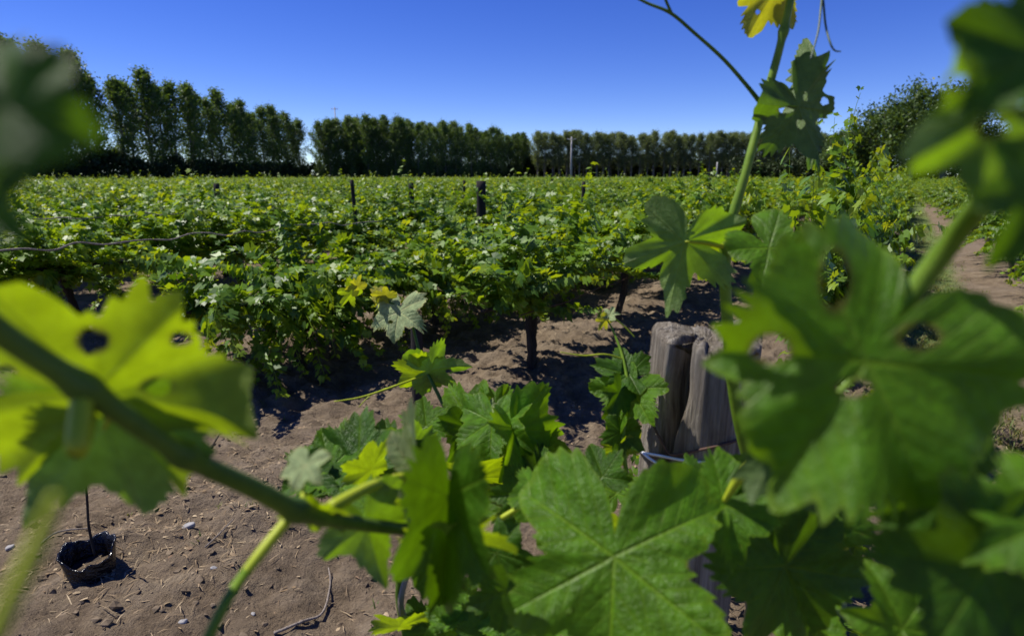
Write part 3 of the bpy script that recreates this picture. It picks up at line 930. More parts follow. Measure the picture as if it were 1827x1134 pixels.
def part_tube(shoot, name, pts, rad, mat, seg=12, n=8, nodes=()):
    mb = MB()
    pp = [P(*q) for q in pts]
    if not isinstance(rad, (list, tuple)): rad = [rad] * len(pp)
    if nodes:
        pp, rad = smooth_path(pp, rad, 24)
        for q in nodes:
            c = P(*q)
            rad = [w * (1 + .42 * math.exp(-((v - c).length / (w * 1.5)) ** 2)) for v, w in zip(pp, rad)]
        n = 1
    tube(mb, pp, rad, seg, n, 0, None, Vector(shoot.location))
    return link(name, mb.mesh(name), M[mat], shoot)

def shoot(base, label):
    s_ = empty('vine_shoot', P(*base))
    return tag(s_, label, 'vine shoot', 'vine shoots reaching in front of the camera')

# --- A: tall upright shoot right of centre
A = shoot((1390, 1010, .93), 'tall upright green shoot crossing the sky right of centre, with forked tendrils')
part_tube(A, 'stem', [(1390, 1010, .93), (1320, 760, .88), (1297, 560, .84), (1297, 435, .82), (1330, 310, .80), (1362, 190, .80), (1390, 90, .79), (1410, 0, .78), (1428, -90, .78)], [.0085, .0085, .008, .0078, .0058, .0058, .0052, .005, .0045], 'shoot', nodes=[(1297, 435, .82), (1362, 190, .80), (1398, 55, .785), (1300, 660, .86)])
part_tube(A, 'tendril', [(1362, 190, .80), (1330, 150, .79), (1290, 105, .78), (1240, 60, .77), (1197, 24, .76), (1155, 6, .76), (1120, -12, .76)], [.0034, .0026, .0024, .0022, .0022, .0018, .0014], 'shoot_dark')
part_tube(A, 'tendril', [(1199, 26, .76), (1190, 6, .755), (1180, -20, .75)], [.0020, .0018, .0015], 'shoot_dark')
part_tube(A, 'tendril', [(1428, -90, .78), (1455, -60, .76), (1466, -20, .74), (1464, 20, .72), (1459, 60, .71), (1446, 106, .70)], [.0016, .0016, .0015, .0013, .0012, .0008], 'tendril_dark')
part_tube(A, 'tendril', [(1464, -35, .74), (1469, 5, .73), (1473, 45, .72), (1481, 76, .71), (1489, 90, .71), (1500, 92, .71)], [.0014, .0014, .0013, .0012, .001, .0008], 'tendril_dark')
put_leaf(A, 1425, 190, .79, 98, -60, (.25, -.3), -1, 'leaf_deep', 9, 'broad', .15, .2, .16, [(1402, 197, 13, 5), (1429, 221, 8, 8), (1463, 219, 7, 7), (1471, 181, 7, 7), (1437, 173, 4, 8)], [(1364, 190, .80), (1395, 188, .79)], .0024, 'shoot')
put_leaf(A, 1460, 138, .83, 175, -97, (.3, .15), -1, 'leaf', 8, 'lobed', .5, .1, .06, (), [(1365, 187, .80), (1410, 160, .82)], .002, 'shoot_dark', 'pale folded leaf hanging edge on', .10)
put_leaf(A, 1222, 431, .80, 128, -98, (-.25, -.40), -1, 'leaf', 4, 'deep', .20, .30, .22, [(1228, 520, 5, 8)], [(1296, 441, .82), (1260, 433, .80)], .0034, 'petiole')
put_leaf(A, 1268, 440, .83, 80, -80, (.2, -.9), -1, 'leaf_yellow', 14, 'lobed', .1, .2, .12, (), None)
put_leaf(A, 1385, -22, .78, 92, -118, (.1, -.6), -1, 'leaf_gold', 5, 'lobed', .2, .2, .15, [(1352, 22, 4, 4)], None)
put_leaf(A, 1402, -14, .80, 55, -55, (.3, -.5), -1, 'leaf_gold', 6, 'lobed', .2, .2, .15)
put_leaf(A, 1372, 442, .70, 90, -50, (.0, .5), 1, 'leaf', 12, 'broad', .15, .25, .1, (), [(1300, 432, .82), (1335, 434, .76)], .0026, 'petiole')

# --- B: large out-of-focus leaf on the right
B = shoot((1930, 130, .20), 'large out of focus green leaf with insect holes covering the lower right')
put_leaf(B, 1546, 645, .275, 288, -128, (-.04, .16), 1, 'leaf', 21, 'full', .10, .25, .14,
         [(1490, 500, 26, 50), (1375, 622, 34, 25), (1640, 600, 36, 22), (1522, 692, 30, 14)],
         [(1930, 130, .20), (1827, 268, .225), (1760, 350, .25), (1690, 440, .275), (1600, 560, .288)], .0052, 'shoot')
put_leaf(B, 1430, 760, .36, 170, -75, (.5, -.1), -1, 'leaf_deep', 22, 'lobed', .3, .3, .12, (), [(1640, 560, .33), (1540, 660, .35)], .0025, 'shoot')

# --- C: dark leaves upper right
Cc = shoot((1930, 520, .21), 'dark and yellow green out of focus leaves in the upper right corner')
part_tube(Cc, 'stem', [(1930, 520, .21), (1905, 330, .20), (1890, 150, .19), (1900, -60, .19)], [.004, .004, .0035, .003], 'shoot_dark')
put_leaf(Cc, 1795, 200, .18, 195, 205, (.1, -.35), -1, 'leaf', 23, 'lobed', .12, .25, .12, [(1708, 150, 19, 14), (1766, 228, 27, 20)], [(1892, 200, .19)], .0018, 'shoot_dark')
put_leaf(Cc, 1850, 95, .17, 165, 160, (.0, -.04), 1, 'leaf_deep', 24, 'broad', .2, .3, .12, (), [(1892, 120, .19)], .0018, 'shoot_dark')
put_leaf(Cc, 1850, 330, .17, 150, -105, (.0, -.05), 1, 'leaf_deep', 25, 'lobed', .2, .3, .12, (), [(1903, 330, .20)], .0018, 'shoot_dark')

# --- D: blurred shoot from the left edge to the middle
D = shoot((-70, 535, .22), 'blurred shoot sloping from the left edge to the middle, bearing backlit yellow leaves')
part_tube(D, 'stem', [(-70, 535, .22), (0, 592, .235), (150, 692, .26), (330, 812, .30), (450, 870, .34), (540, 914, .38), (620, 930, .42), (735, 946, .47)], [.0052, .0052, .0052, .0052, .0056, .0062, .0055, .0045], 'shoot_dark', nodes=[(150, 692, .26), (522, 906, .375), (735, 946, .47), (330, 812, .30)])
put_leaf(D, 165, 705, .285, 285, -8, (.25, -.75), -1, 'leaf_yellow', 31, 'broad', .08, .15, .12, [(165, 608, 28, 22), (322, 604, 18, 12), (280, 690, 26, 16), (12, 662, 16, 9)], [(150, 692, .262), (136, 800, .245), (152, 760, .26)], .0042, 'petiole')
put_leaf(D, 188, 765, .30, 190, -78, (.25, -.35), -1, 'leaf', 38, 'broad', .15, .2, .12, (), [(200, 728, .27)], .002, 'petiole')
put_leaf(D, 545, 830, .42, 48, -105, (-.2, .9), 1, 'leaf_pale', 32, 'broad', .1, .2, .1, (), [(545, 912, .385), (540, 880, .41)], .0016, 'petiole')
put_leaf(D, 748, 848, .50, 150, 104, (-.5, .5), 1, 'leaf_pale', 33, 'lobed', .5, .15, .06, (), [(590, 905, .40), (660, 868, .44), (715, 852, .48)], .0042, 'petiole', 'pale young leaf folded edge on', .2)
put_leaf(D, 800, 885, .45, 215, -93, (.05, -.05), 1, 'leaf_deep', 34, 'lobed', .9, .2, .18, (), [(735, 946, .47), (760, 890, .46)], .002, 'shoot', None, .48)
put_leaf(D, 790, 968, .46, 135, -4, (.1, -2.0), -1, 'leaf_yellow', 35, 'lobed', .3, .2, .1, (), [(735, 946, .47)], .0022, 'petiole')
put_leaf(D, 655, 938, .44, 118, -82, (.55, -.3), -1, 'leaf', 36, 'lobed', .55, .2, .08, (), None)
put_leaf(D, 560, 925, .40, 70, -40, (.1, -1.2), -1, 'leaf_yellow', 37, 'broad', .2, .2, .1, (), None)
part_tube(D, 'tendril', [(514, 926, .375), (470, 980, .36), (436, 1024, .35)], [.0034, .0034, .003], 'petiole')
part_tube(D, 'tendril', [(437, 1022, .35), (405, 1070, .33), (365, 1150, .32)], [.0030, .0032, .0032], 'shoot')

# --- I: leaf mass in the upper left corner, close to the lens
I = shoot((-120, 40, .12), 'very blurred dark leaf in the upper left corner, close to the lens')
part_tube(I, 'stem', [(-120, 40, .12), (-60, 120, .125), (-70, 340, .13), (-100, 520, .13)], [.002, .002, .002, .002], 'shoot_dark')
put_leaf(I, 12, 195, .115, 152, -20, (.0, .02), 1, 'leaf_deep', 41, 'full', .1, .35, .10, (), [(-60, 130, .125)], .001, 'shoot_dark')
put_leaf(I, -50, 360, .115, 120, -30, (.0, -.02), 1, 'leaf_deep', 42, 'lobed', .2, .3, .12, (), [(-75, 320, .13)], .001, 'shoot_dark')
J = shoot((100, 885, .105), 'blurred yellow green stalk at the lower left edge')
part_tube(J, 'stem', [(100, 885, .105), (66, 970, .104), (28, 1050, .102), (-18, 1150, .10)], [.0010, .0016, .0016, .0016], 'petiole')

# --- E: shoot in the middle with hanging pale leaf
E = shoot((742, 1200, .95), 'upright shoot left of centre with a pale hanging leaf and golden tip')
part_tube(E, 'stem', [(742, 1200, .95), (712, 1060, .93), (738, 960, .93), (800, 900, .95), (838, 840, .98), (815, 770, 1.02), (786, 712, 1.06), (752, 640, 1.10), (728, 560, 1.12), (690, 536, 1.12), (655, 505, 1.13)], [.006, .006, .0055, .005, .0045, .004, .0035, .003, .0026, .002, .0015], 'shoot_dark')
put_leaf(E, 712, 556, 1.11, 58, -98, (-.25, .55), 1, 'leaf_pale', 51, 'broad', .25, .55, .10, [(697, 574, 4, 3)], [(728, 560, 1.12), (724, 545, 1.12)], .0015, 'shoot')
put_leaf(E, 768, 660, 1.08, 72, 12, (.1, -.5), -1, 'leaf', 52, 'deep', .15, .2, .15, [(800, 662, 5, 3)], [(754, 642, 1.10)], .0018, 'petiole')
put_leaf(E, 752, 668, 1.09, 62, 95, (.1, -.7), -1, 'leaf_yellow', 58, 'lobed', .15, .2, .12)
put_leaf(E, 690, 530, 1.12, 28, 155, (.1, -.6), -1, 'leaf_gold', 53, 'deep', .2, .9, .1)
put_leaf(E, 676, 522, 1.12, 26, 10, (.1, .8), 1, 'leaf_gold', 54, 'deep', .2, .9, .1)
put_leaf(E, 638, 512, 1.13, 26, 120, (1.0, -.6), -1, 'leaf_gold', 55, 'deep', .4, .5, .1)
put_leaf(E, 628, 522, 1.13, 32, -130, (1.0, -.6), -1, 'leaf_yellow', 56, 'deep', .4, .5, .1)
part_tube(E, 'tendril', [(760, 668, 1.09), (700, 690, 1.05), (645, 708, 1.02), (596, 716, 1.0)], [.0016, .002, .0016, .001], 'petiole')
part_tube(E, 'tendril', [(690, 692, 1.05), (660, 706, 1.03), (640, 726, 1.02)], [.0012, .001, .0006], 'petiole')
part_tube(E, 'tendril', [(660, 530, 1.12), (676, 545, 1.10), (668, 556, 1.09)], [.001, .001, .0006], 'petiole')
for (px, py, d, r, tp, n, sd, mt, kd, fo_) in [
    (835, 745, 1.0, 78, 125, (-.1, .3), 1, 'leaf', 'lobed', .2), (885, 730, .99, 55, 60, (.1, .5), 1, 'leaf', 'lobed', .3),
    (878, 752, .93, 82, -95, (-.3, .8), 1, 'leaf', 'broad', .1), (835, 762, .97, 88, -78, (.8, .1), 1, 'leaf_deep', 'lobed', .35),
    (918, 765, .92, 115, -66, (1.0, .4), 1, 'leaf', 'lobed', .5), (870, 730, .98, 26, 80, (0, .6), 1, 'leaf_pale', 'broad', .2),
    (905, 868, .90, 88, 195, (-.3, 1.1), -1, 'leaf', 'lobed', .15), (845, 852, .88, 95, 0, (.1, -1.3), -1, 'leaf_yellow', 'lobed', .2),
    (960, 800, .95, 60, -60, (-.2, .6), 1, 'leaf', 'broad', .2), (930, 880, .85, 70, -120, (.2, .4), 1, 'leaf_deep', 'lobed', .3),
    (640, 830, .80, 125, 160, (-.1, .75), 1, 'leaf_deep', 'lobed', .25), (700, 830, .84, 92, 105, (.2, .5), 1, 'leaf_deep', 'lobed', .3),
    (590, 835, .80, 85, 170, (.1, .9), 1, 'leaf', 'lobed', .3), (662, 838, .74, 68, 85, (1.2, -.6), -1, 'leaf_yellow', 'lobed', .4),
    (735, 800, .86, 70, 150, (.3, -.5), -1, 'leaf', 'lobed', .3), (700, 900, .70, 70, -30, (.1, -1.0), -1, 'leaf_yellow', 'lobed', .25),
    (655, 905, .66, 80, 190, (.1, 1.2), 1, 'leaf', 'lobed', .2), (825, 905, .74, 75, -60, (-.2, .9), 1, 'leaf', 'lobed', .2),
    (985, 905, .72, 85, 40, (-.2, .7), 1, 'leaf', 'broad', .2), (1075, 850, .80, 66, 110, (-.2, .5), 1, 'leaf_deep', 'lobed', .3)]:
    put_leaf(E, px, py, d, r, tp, n, sd, mt, 60 + int(px + py) % 17, kd, fo_, .3, .14)
part_tube(E, 'tendril', [(822, 848, .8), (850, 880, .78), (870, 930, .76)], [.003, .003, .0025], 'petiole')
part_tube(E, 'tendril', [(680, 875, .6), (695, 905, .6), (700, 925, .6)], [.003, .003, .0025], 'petiole')

for (px, py, d, r, tp, n, sd, mt, kd, fo_) in [
    (780, 985, .62, 85, -110, (.0, .1), 1, 'leaf_deep', 'lobed', .3), (885, 985, .66, 75, -70, (-.1, .2), 1, 'leaf_deep', 'broad', .3),
    (905, 1050, .62, 85, -100, (.0, .0), 1, 'leaf_deep', 'lobed', .3), (600, 800, .9, 60, 140, (-.1, .7), 1, 'leaf', 'lobed', .3),
    (760, 760, .95, 55, 100, (-.1, .4), 1, 'leaf', 'lobed', .3), (920, 830, .93, 72, 30, (-.2, .6), 1, 'leaf', 'broad', .25),
    (960, 850, .9, 60, 80, (.3, .3), 1, 'leaf_deep', 'lobed', .3), (560, 850, .78, 70, 200, (-.1, .5), 1, 'leaf_deep', 'lobed', .3)]:
    put_leaf(E, px, py, d, r, tp, n, sd, mt, 130 + int(px + py) % 17, kd, fo_, .3, .14)
# --- K: low growth at the bottom edge
K = shoot((760, 1250, .95), 'small bright leaves rising at the bottom edge left of centre')
part_tube(K, 'stem', [(760, 1250, .95), (745, 1150, .93), (715, 1080, .90), (735, 1000, .90)], [.006, .005, .005, .004], 'old_cane')
for (px, py, d, r, tp, n, sd, mt) in [(712, 1118, .88, 66, 60, (.2, -.9), -1, 'leaf_yellow'), (770, 1125, .9, 70, 140, (-.1, .5), 1, 'leaf_deep'), (835, 1085, .86, 62, -150, (-.2, .9), 1, 'leaf'), (860, 1140, .8, 70, 40, (-.2, .6), 1, 'leaf_deep'), (985, 1100, .62, 55, -100, (-.2, .8), 1, 'leaf'), (905, 1120, .8, 62, 120, (-.1, .5), 1, 'leaf'), (800, 1120, .85, 60, 80, (-.2, .7), 1, 'leaf'), (950, 1135, .7, 70, 100, (0, .3), 1, 'leaf_deep')]:
    put_leaf(K, px, py, d, r, tp, n, sd, mt, 70 + int(px) % 11, 'lobed', .25, .3, .14)

# --- F: large sharp leaf in front of the post
F_ = shoot((1420, 760, .50), 'large glossy green leaf at the bottom, right of centre, with its leaf stalk')
put_leaf(F_, 1095, 992, .50, 232, -98, (-.14, .52), 1, 'leaf', 84, 'lobed2', .06, .35, .16, [(1240, 1008, 13, 10), (1015, 1090, 5, 4)], [(1420, 760, .50), (1372, 800, .56), (1250, 900, .57), (1150, 970, .53)], .0024, 'shoot')
put_leaf(F_, 1292, 900, .545, 105, 215, (-.1, .45), 1, 'leaf', 82, 'broad', .1, .35, .10, (), [(1420, 760, .50), (1372, 798, .52), (1330, 836, .53)], .0058, 'petiole')
put_leaf(F_, 960, 882, .66, 70, 60, (-.2, .8), 1, 'leaf', 83, 'lobed', .2, .3, .1, (), [(895, 924, .66), (930, 902, .66)], .0032, 'petiole')
put_leaf(F_, 1245, 862, .72, 55, 110, (-.1, .3), 1, 'leaf_deep', 85, 'lobed', .3, .3, .15)
put_leaf(F_, 1310, 890, .75, 60, 60, (.2, .3), 1, 'leaf_deep', 86, 'lobed', .3, .3, .15)
put_leaf(F_, 1395, 900, .60, 170, -75, (.05, -.05), 1, 'leaf_deep', 87, 'broad', .25, .3, .12)
put_leaf(F_, 1400, 1010, .56, 160, -65, (.1, -.03), 1, 'leaf_deep', 88, 'broad', .3, .3, .12)
put_leaf(F_, 1415, 1060, .66, 110, -50, (-.3, .9), 1, 'leaf', 89, 'lobed', .4, .3, .12)
put_leaf(F_, 1105, 930, .70, 60, -80, (.1, -.9), -1, 'leaf_yellow', 80, 'lobed', .2, .3, .12)

# --- G: leaves beside the split post
G = shoot((1185, 1010, 1.0), 'leafy shoot hugging the left side of the split grey post')
part_tube(G, 'stem', [(1185, 1010, 1.0), (1130, 890, .96), (1112, 790, .95), (1120, 700, .96), (1112, 640, .98), (1094, 590, 1.0), (1084, 572, 1.0)], [.004, .004, .0035, .003, .0025, .0018, .0012], 'shoot')
for (px, py, d, r, tp, n, sd, mt, kd) in [(1122, 668, .97, 66, 165, (.1, .75), 1, 'leaf_deep', 'lobed'), (1128, 695, .96, 88, -125, (-.45, .6), 1, 'leaf', 'lobed'), (1105, 700, .94, 50, -120, (.7, .2), 1, 'leaf_deep', 'lobed'),
                                          (1108, 770, .95, 54, -100, (.3, .3), 1, 'leaf_deep', 'lobed'), (1105, 690, 1.0, 45, 170, (-.2, .9), 1, 'leaf', 'lobed'), (1105, 800, .95, 44, -80, (.1, -.6), -1, 'leaf_yellow', 'lobed'),
                                          (1100, 880, .9, 60, 100, (0, .7), 1, 'leaf', 'lobed'), (1080, 572, 1.0, 22, -130, (.3, -.4), -1, 'leaf_gold', 'deep'), (1088, 562, 1.0, 20, 60, (-.2, .6), 1, 'leaf_pale', 'deep')]:
    put_leaf(G, px, py, d, r, tp, n, sd, mt, 90 + int(px) % 13, kd, .3, .35, .15)
part_tube(G, 'tendril', [(1110, 640, .98), (1080, 632, .96), (1040, 634, .95), (1000, 628, .94)], [.0014, .0016, .0013, .0008], 'petiole')
part_tube(G, 'tendril', [(1094, 566, 1.0), (1112, 580, 1.0), (1132, 601, 1.0)], [.0014, .0013, .001], 'petiole')

# --- H: dark leaves in the lower right corner
Hh = shoot((1930, 985, .26), 'dark out of focus leaves in the lower right corner')
part_tube(Hh, 'stem', [(1930, 985, .26), (1830, 1040, .27), (1740, 1070, .28), (1650, 1190, .30)], [.004, .004, .0035, .003], 'shoot_dark')
put_leaf(Hh, 1760, 1010, .26, 205, 175, (.0, -.05), 1, 'leaf_deep', 101, 'broad', .2, .3, .1, (), [(1830, 1040, .27)], .002, 'shoot_dark')
put_leaf(Hh, 1610, 1120, .42, 120, 110, (.0, .15), 1, 'leaf', 105, 'lobed', .2, .3, .14, (), [(1650, 1190, .40)], .002, 'shoot_dark')
put_leaf(Hh, 1850, 940, .25, 140, 150, (-.15, .45), 1, 'leaf', 102, 'broad', .15, .3, .1, (), [(1880, 1010, .265)], .002, 'shoot_dark')
put_leaf(Hh, 1775, 1140, .26, 140, 140, (-.1, .35), 1, 'leaf', 103, 'broad', .15, .3, .1, (), [(1740, 1070, .28)], .002, 'shoot_dark')
put_leaf(Hh, 1700, 880, .30, 150, 200, (.0, -.05), 1, 'leaf_deep', 104, 'broad', .15, .3, .1, (), [(1840, 1030, .27)], .002, 'shoot_dark')

# --- L: thin sprouting cane right of the dark leaves
L_ = shoot((1440, 1250, .9), 'thin cane with small yellow sprouts standing in shade at the bottom right')
part_tube(L_, 'stem', [(1440, 1250, .9), (1470, 1120, .92), (1492, 1000, .95), (1480, 900, .97), (1400, 800, 1.0)], [.005, .005, .0045, .004, .003], 'shoot')
for (px, py, r, tp, mt) in [(1490, 980, 24, 60, 'leaf_gold'), (1484, 1040, 22, 160, 'leaf_yellow'), (1492, 1080, 20, 10, 'leaf_pale'), (1410, 850, 30, -60, 'leaf_yellow'), (1400, 830, 26, 120, 'leaf'), (1430, 885, 26, -80, 'leaf_yellow'), (1460, 880, 22, 20, 'leaf')]:
    put_leaf(L_, px, py, .95, r, tp, (-.2, .6), 1, mt, 110 + px % 7, 'lobed', .3, .3, .15)

# ------------------------------------------------------------------ the split post
def split_post():
    axis_b = P(1250, 720, 1.02)
    rad = .090
    ztop = P(1240, 616, .96).z
    nA, nZ = 150, 70
    rng = np.random.RandomState(4)
    v, f = [], []
    z0 = -.15
    lean = Vector((.035, .01, 0))
    def crack(z):      # angular centre, half width at height z
        t = (ztop - z) / .26
        if t > 1: return None
        cen = 224 - 4 * t
        w = 8 + 5 * math.exp(-((t - .3) / .16) ** 2) - 7 * t
        return cen, max(w, 1.2)
    ph = rng.uniform(0, 6.28, 6)
    for i in range(nZ + 1):
        h = i / nZ
        z = z0 + (ztop - z0) * (1 - (1 - h) ** 1.6)
        for k in range(nA):
            an = 360.0 * k / nA
            r = rad * (1.06 - .08 * z / ztop)
            a = R_(an)
            r *= 1 + .03 * math.sin(3 * a + ph[0]) + .02 * math.sin(7 * a + ph[1] + z * 3) + .012 * math.sin(17 * a + ph[2] + 2 * z) + .008 * math.sin(41 * a + ph[3] + z * 9)
            c = crack(z)
            dz = 0
            if c:
                d = (an - c[0]) / c[1]
                g = math.exp(-abs(d) ** 3 * .9)
                r *= 1 - .62 * g
                if i == nZ: dz -= .035 * g
            if i == nZ:
                dz += .012 * math.sin(2 * a + 1.2) + .008 * math.sin(5 * a) + rng.uniform(-.004, .004)
            elif i == nZ - 1: dz += .008 * math.sin(2 * a + 1.2)
            off = lean * (z - axis_b.z)
            v.append((r * math.cos(a) + off.x, r * math.sin(a) + off.y, z + dz))
    for i in range(nZ):
        for k in range(nA):
            k2 = (k + 1) % nA
            f.append((i * nA + k, i * nA + k2, (i + 1) * nA + k2, (i + 1) * nA + k))
    # rounded uneven top
    b = nZ * nA
    prev = b
    for (s_, up_) in ((.93, .006), (.7, .009), (.35, .004)):
        st = len(v)
        for k in range(nA):
            x, y, z = v[b + k]
            o = lean * (ztop - axis_b.z)
            v.append((o.x + (x - o.x) * s_, o.y + (y - o.y) * s_, z + up_ + rng.uniform(-.003, .003)))
        for k in range(nA):
            k2 = (k + 1) % nA
            f.append((prev + k, prev + k2, st + k2, st + k))
        prev = st
    o = lean * (ztop - axis_b.z)
    v.append((o.x, o.y, ztop - .004)); top = len(v) - 1
    for k in range(nA): f.append((prev + k, prev + (k + 1) % nA, top))
    me = bpy.data.meshes.new('wooden_post'); me.from_pydata(v, [], f); me.update()
    ob = link('wooden_post', me, M['wood'])
    ob.location = (axis_b.x, axis_b.y, 0)
    tag(ob, 'weathered grey wooden post with a deep split and wire wound round it', 'post')
    return axis_b, rad, lean
PB, PR, PLEAN = split_post()
def on_post(px, py, off=.004):
    r = (FW + RT * ((px - CX) / FPX) + UP * ((CY - py) / FPX))
    z = CAM.z + r.z * 1.0
    cx_, cy_ = PB.x + PLEAN.x * (z - PB.z), PB.y + PLEAN.y * (z - PB.z)
    rr = PR * (1.06 - .08 * z / 1.3) * 1.02 + off
    a = r.x ** 2 + r.y ** 2
    b = -2 * (r.x * cx_ + r.y * cy_)
    c = cx_ ** 2 + cy_ ** 2 - rr ** 2
    dis = b * b - 4 * a * c
    k = (-b - math.sqrt(dis)) / (2 * a) if dis > 0 else -b / (2 * a)
    return CAM + r * k
wire_thing('rusty_wire', [on_post(1148, 690), on_post(1156, 730), on_post(1172, 772), on_post(1192, 806), on_post(1204, 811), on_post(1240, 804), on_post(1300, 790), on_post(1345, 774), on_post(1364, 764)],
           .0022, M['rust_wire'], 'rusty brown wire wound in a V round the split post', 'wire', .1, 2, 5, 'wires on the split post')
wire_thing('steel_wire', [on_post(1138, 797, .004), on_post(1152, 812, .006), on_post(1172, 826, .010), on_post(1192, 836, .016), on_post(1222, 848, .03), on_post(1262, 858, .05)],
           .0026, M['steel_wire'], 'shiny pale wire end sticking out low on the split post', 'wire', 0, 2, 5, 'wires on the split post')
wire_thing('steel_wire', [on_post(1150, 808, .003), on_post(1185, 814, .004), on_post(1230, 822, .004), on_post(1285, 825, .004), on_post(1330, 824, .004), on_post(1362, 818, .004)],
           .0026, M['steel_wire'], 'shiny pale wire wound level round the split post', 'wire', 0, 2, 5, 'wires on the split post')

# ------------------------------------------------------------------ black planting bag with a dry seedling
def pot():
    g = ground_px(168, 1040)
    rng = np.random.RandomState(9)
    nA = 90
    t = empty('planting_bag', (g.x, g.y, gz(g.x, g.y)), 0)
    t.scale = (.86, .80, .74)
    prof = [(.070, -.06), (.088, 0), (.100, .05), (.104, .10), (.108, .135), (.112, .150), (.110, .158), (.103, .152), (.098, .10), (.090, -.03)]
    v, f = [], []
    for i, (r, z) in enumerate(prof):
        for k in range(nA):
            a = 2 * math.pi * k / nA
            cr = 1 + .07 * math.sin(2 * a + 1.3) * (z / .15) + .05 * math.sin(3 * a + 1 + z * 8) + .035 * math.sin(7 * a + z * 30) + .012 * math.sin(13 * a + z * 75) + .006 * math.sin(29 * a - z * 90)
            zz = z + (.024 * math.sin(2 * a + .6) + .011 * math.sin(5 * a) + .004 * math.sin(11 * a)) * max(0, z) / .15 + .03 * math.sin(a) * max(0, z) / .15 - .055
            v.append((r * cr * math.cos(a), r * cr * math.sin(a), zz))
    for i in range(len(prof) - 1):
        for k in range(nA):
            k2 = (k + 1) % nA
            f.append((i * nA + k, i * nA + k2, (i + 1) * nA + k2, (i + 1) * nA + k))
    me = bpy.data.meshes.new('bag'); me.from_pydata(v, [], f); me.update()
    link('bag', me, M['pot'], t)
    v = [(0, 0, .0)]; f = []
    for k in range(40):
        a = 2 * math.pi * k / 40
        v.append((.090 * math.cos(a), .098 * math.sin(a), -.01 + .01 * math.sin(5 * a)))
        f.append((0, 1 + k, 1 + (k + 1) % 40))
    me = bpy.data.meshes.new('soil_fill'); me.from_pydata(v, [], f); me.update()
    link('soil_fill', me, M['vine_bark'], t)
    tag(t, 'crumpled black plastic planting bag sunk in the soil at lower left', 'planting bag')
    s_ = empty('seedling', (g.x + .01, g.y + .02, gz(g.x, g.y) + .045))
    mb = MB(); tube(mb, [(0, 0, -.01), (-.004, .0, .12), (.004, .01, .28), (-.006, .0, .40)], [.006, .005, .0045, .003], 7, 6)
    link('stem', mb.mesh('stem'), M['vine_bark'], s_)
    tag(s_, 'thin dark seedling stem standing in the black planting bag', 'seedling')
pot()

# ------------------------------------------------------------------ stones, twigs, litter
def stone(px, py, s, label, seed):
    g = ground_px(px, py); rng = np.random.RandomState(seed)
    v, f = [], []; nu, nv_ = 16, 9
    ph = rng.uniform(0, 6.28, 4)
    for j in range(nv_ + 1):
        el = math.pi * (j / nv_ - .5)
        for k in range(nu):
            a = 2 * math.pi * k / nu
            r = 1 + .12 * math.sin(2 * a + ph[0]) + .1 * math.sin(3 * a + 2 * el + ph[1]) + .06 * math.sin(5 * el + ph[2])
            v.append((s * r * math.cos(el) * math.cos(a), s * .72 * r * math.cos(el) * math.sin(a), s * .5 * r * math.sin(el)))
    for j in range(nv_):
        for k in range(nu):
            k2 = (k + 1) % nu
            f.append((j * nu + k, j * nu + k2, (j + 1) * nu + k2, (j + 1) * nu + k))
    me = bpy.data.meshes.new('stone'); me.from_pydata(v, [], f); me.update()
    o = link('stone', me, M['stone'])
    o.location = (g.x, g.y, gz(g.x, g.y) + s * .25); o.rotation_euler = (rng.uniform(-.3, .3), rng.uniform(-.3, .3), rng.uniform(0, 3))
    tag(o, label, 'stone', 'stones lying on the soil')
stone(340, 962, .028, 'flat grey stone on the soil right of the black planting bag', 1)
stone(327, 1114, .016, 'small pale pebble at the bottom edge below the planting bag', 2)
stone(346, 838, .026, 'grey pebble below the sloping blurred shoot', 3)
stone(384, 1032, .014, 'tiny pale pebble beside the seedling shadow', 4)
stone(452, 1096, .010, 'tiny white pebble in the bottom soil', 5)
stone(20, 985, .022, 'dull stone at the left edge beside the planting bag', 6)

def twig(pxs, r, label, seed, mat='old_cane'):
    pts = []
    for (a, b, h) in pxs:
        g = ground_px(a, b); pts.append(Vector((g.x, g.y, gz(g.x, g.y) + r + h)))
    wire_thing('twig', pts, [r, r * .5], M[mat], label, 'twig', .15, seed, 5, 'twigs lying on the soil')
twig([(345, 803, .0), (372, 798, .01), (388, 782, .02), (395, 768, .03)], .008, 'dark bent twig under the sloping blurred shoot', 1, 'vine_bark')
twig([(488, 1125, 0), (540, 1105, .01), (574, 1075, .01), (588, 1030, .0), (585, 1000, .01)], .006, 'brown curved root on the soil at the bottom', 2)
twig([(545, 1124, 0), (590, 1122, .0), (640, 1126, .0)], .006, 'straight pale twig at the bottom edge', 3)
twig([(75, 990, 0), (110, 975, .01), (165, 960, .02)], .005, 'thin brown twig leaning behind the planting bag', 4)
twig([(370, 1000, .0), (395, 975, .01), (420, 955, .02)], .004, 'thin straw coloured stalk by the grey stone', 5)

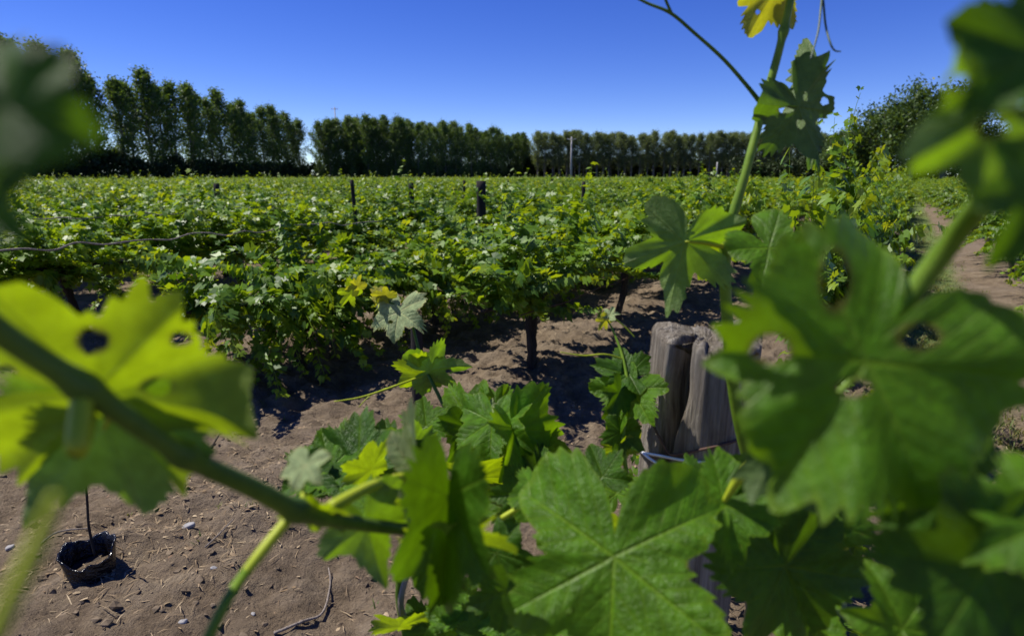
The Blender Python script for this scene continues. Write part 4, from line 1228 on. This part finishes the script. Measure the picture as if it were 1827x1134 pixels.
def litter():
    rng = random.Random(21); mb = MB()
    def blade(x, y, L, w, an, a):
        z = gz(x, y) + .004
        d = Vector((math.cos(an), math.sin(an), rng.uniform(-.12, .30))); s_ = Vector((-math.sin(an), math.cos(an), rng.uniform(-.4, .4)))
        p = Vector((x, y, z)); bend = Vector((0, 0, rng.uniform(0, .15) * L))
        mb.add([p - d * L / 2 - s_ * w, p - d * L / 2 + s_ * w, p + s_ * w * 1.2 + bend, p - s_ * w * 1.2 + bend, p + d * L / 2 + s_ * w * .4, p + d * L / 2 - s_ * w * .4],
               [(0, 1, 2, 3), (3, 2, 4, 5)], a)
    cnt = 0
    while cnt < 10000:
        y = 1.5 + 7.5 * rng.random() ** 1.4; x = rng.uniform(-1.05, 1.05) * (y * .95 + .6)
        n = x * RN.x + y * RN.y
        rowd = abs(((n + .28) / SP + .5) % 1.0 - .5) * SP
        dens = .20 + .8 * math.exp(-(rowd / .5) ** 2)
        dens *= max(0, .2 + 2.2 * vnoise(np.array([x * 1.3]), np.array([y * 1.3]), 31)[0] + .35)
        if rng.random() > dens: continue
        cnt += 1
        if rng.random() < .82: blade(x, y, rng.uniform(.010, .065), rng.uniform(.0008, .0020), rng.uniform(0, 6.28), (rng.random(), rng.random() * .5, 0))
        else: blade(x, y, rng.uniform(.010, .03), rng.uniform(.002, .007), rng.uniform(0, 6.28), (rng.random(), rng.random() ** 2, 0))
    tag(link('dry_litter', mb.mesh('dry_litter', True), M['straw'], None, False), 'dry straw and dead leaf bits scattered on the soil', 'litter', None, 'stuff')
    mb = MB()
    for i in range(5200):
        y = 1.5 + 4.5 * rng.random() ** 1.5; x = rng.uniform(-1.05, .9) * (y * .9 + .5)
        s_ = .004 + .022 * rng.random() ** 6
        z = gz(x, y) - s_ * .25
        vs = []
        for (a, b, c) in [(1, 0, 0), (-1, 0, 0), (0, 1, 0), (0, -1, 0), (0, 0, 1), (0, 0, -1), (.6, .6, .6), (-.6, .6, .6), (.6, -.6, .6), (-.6, -.6, .6)]:
            k = s_ * rng.uniform(.45, 1.35)
            vs.append((x + a * k, y + b * k, z + c * k * .8))
        mb.add(vs, [(4, 6, 7), (4, 7, 9), (4, 9, 8), (4, 8, 6), (6, 0, 2), (6, 2, 7), (7, 2, 1), (7, 1, 9), (9, 1, 3), (9, 3, 8), (8, 3, 0), (8, 0, 6), (5, 2, 0), (5, 1, 2), (5, 3, 1), (5, 0, 3)])
    tag(link('soil_clods', mb.mesh('soil_clods'), M['clod'], None, False), 'crumbly clods of soil lying on the ground', 'soil clods', None, 'stuff')
    mb = MB()
    def tuft(x, y, n, hh):
        for _ in range(n):
            a = rng.uniform(0, 6.28); L = hh * rng.uniform(.5, 1.2); w = .0025 + .002 * rng.random()
            px_, py_ = x + rng.gauss(0, hh * .4), y + rng.gauss(0, hh * .4)
            z = gz(px_, py_) - .004
            d = Vector((math.cos(a) * .6, math.sin(a) * .6, 1)); s_ = Vector((-math.sin(a) * w, math.cos(a) * w, 0)); p = Vector((px_, py_, z))
            mb.add([p - s_, p + s_, p + d * L * .55 + s_ * .7, p + d * L * .55 - s_ * .7, p + d * L * .9 + Vector((math.cos(a), math.sin(a), -.1)) * L * .25], [(0, 1, 2, 3), (3, 2, 4)], (rng.random(), rng.random() ** 2, 0))
    for i in range(2200):
        s_ = 4.5 + 30 * rng.random() ** 1.6; n = rng.gauss(.5, .26)
        p = rowpt(n, s_); tuft(p.x, p.y, 7, .07)
    for i in range(120):
        y = rng.uniform(1.8, 8); x = rng.uniform(-1, 1) * y * .9
        tuft(x, y, 4, .035)
    tag(link('grass', mb.mesh('grass', True), M['grass'], None, False), 'short grass and weeds along the path between the rows', 'grass', None, 'stuff')
litter()
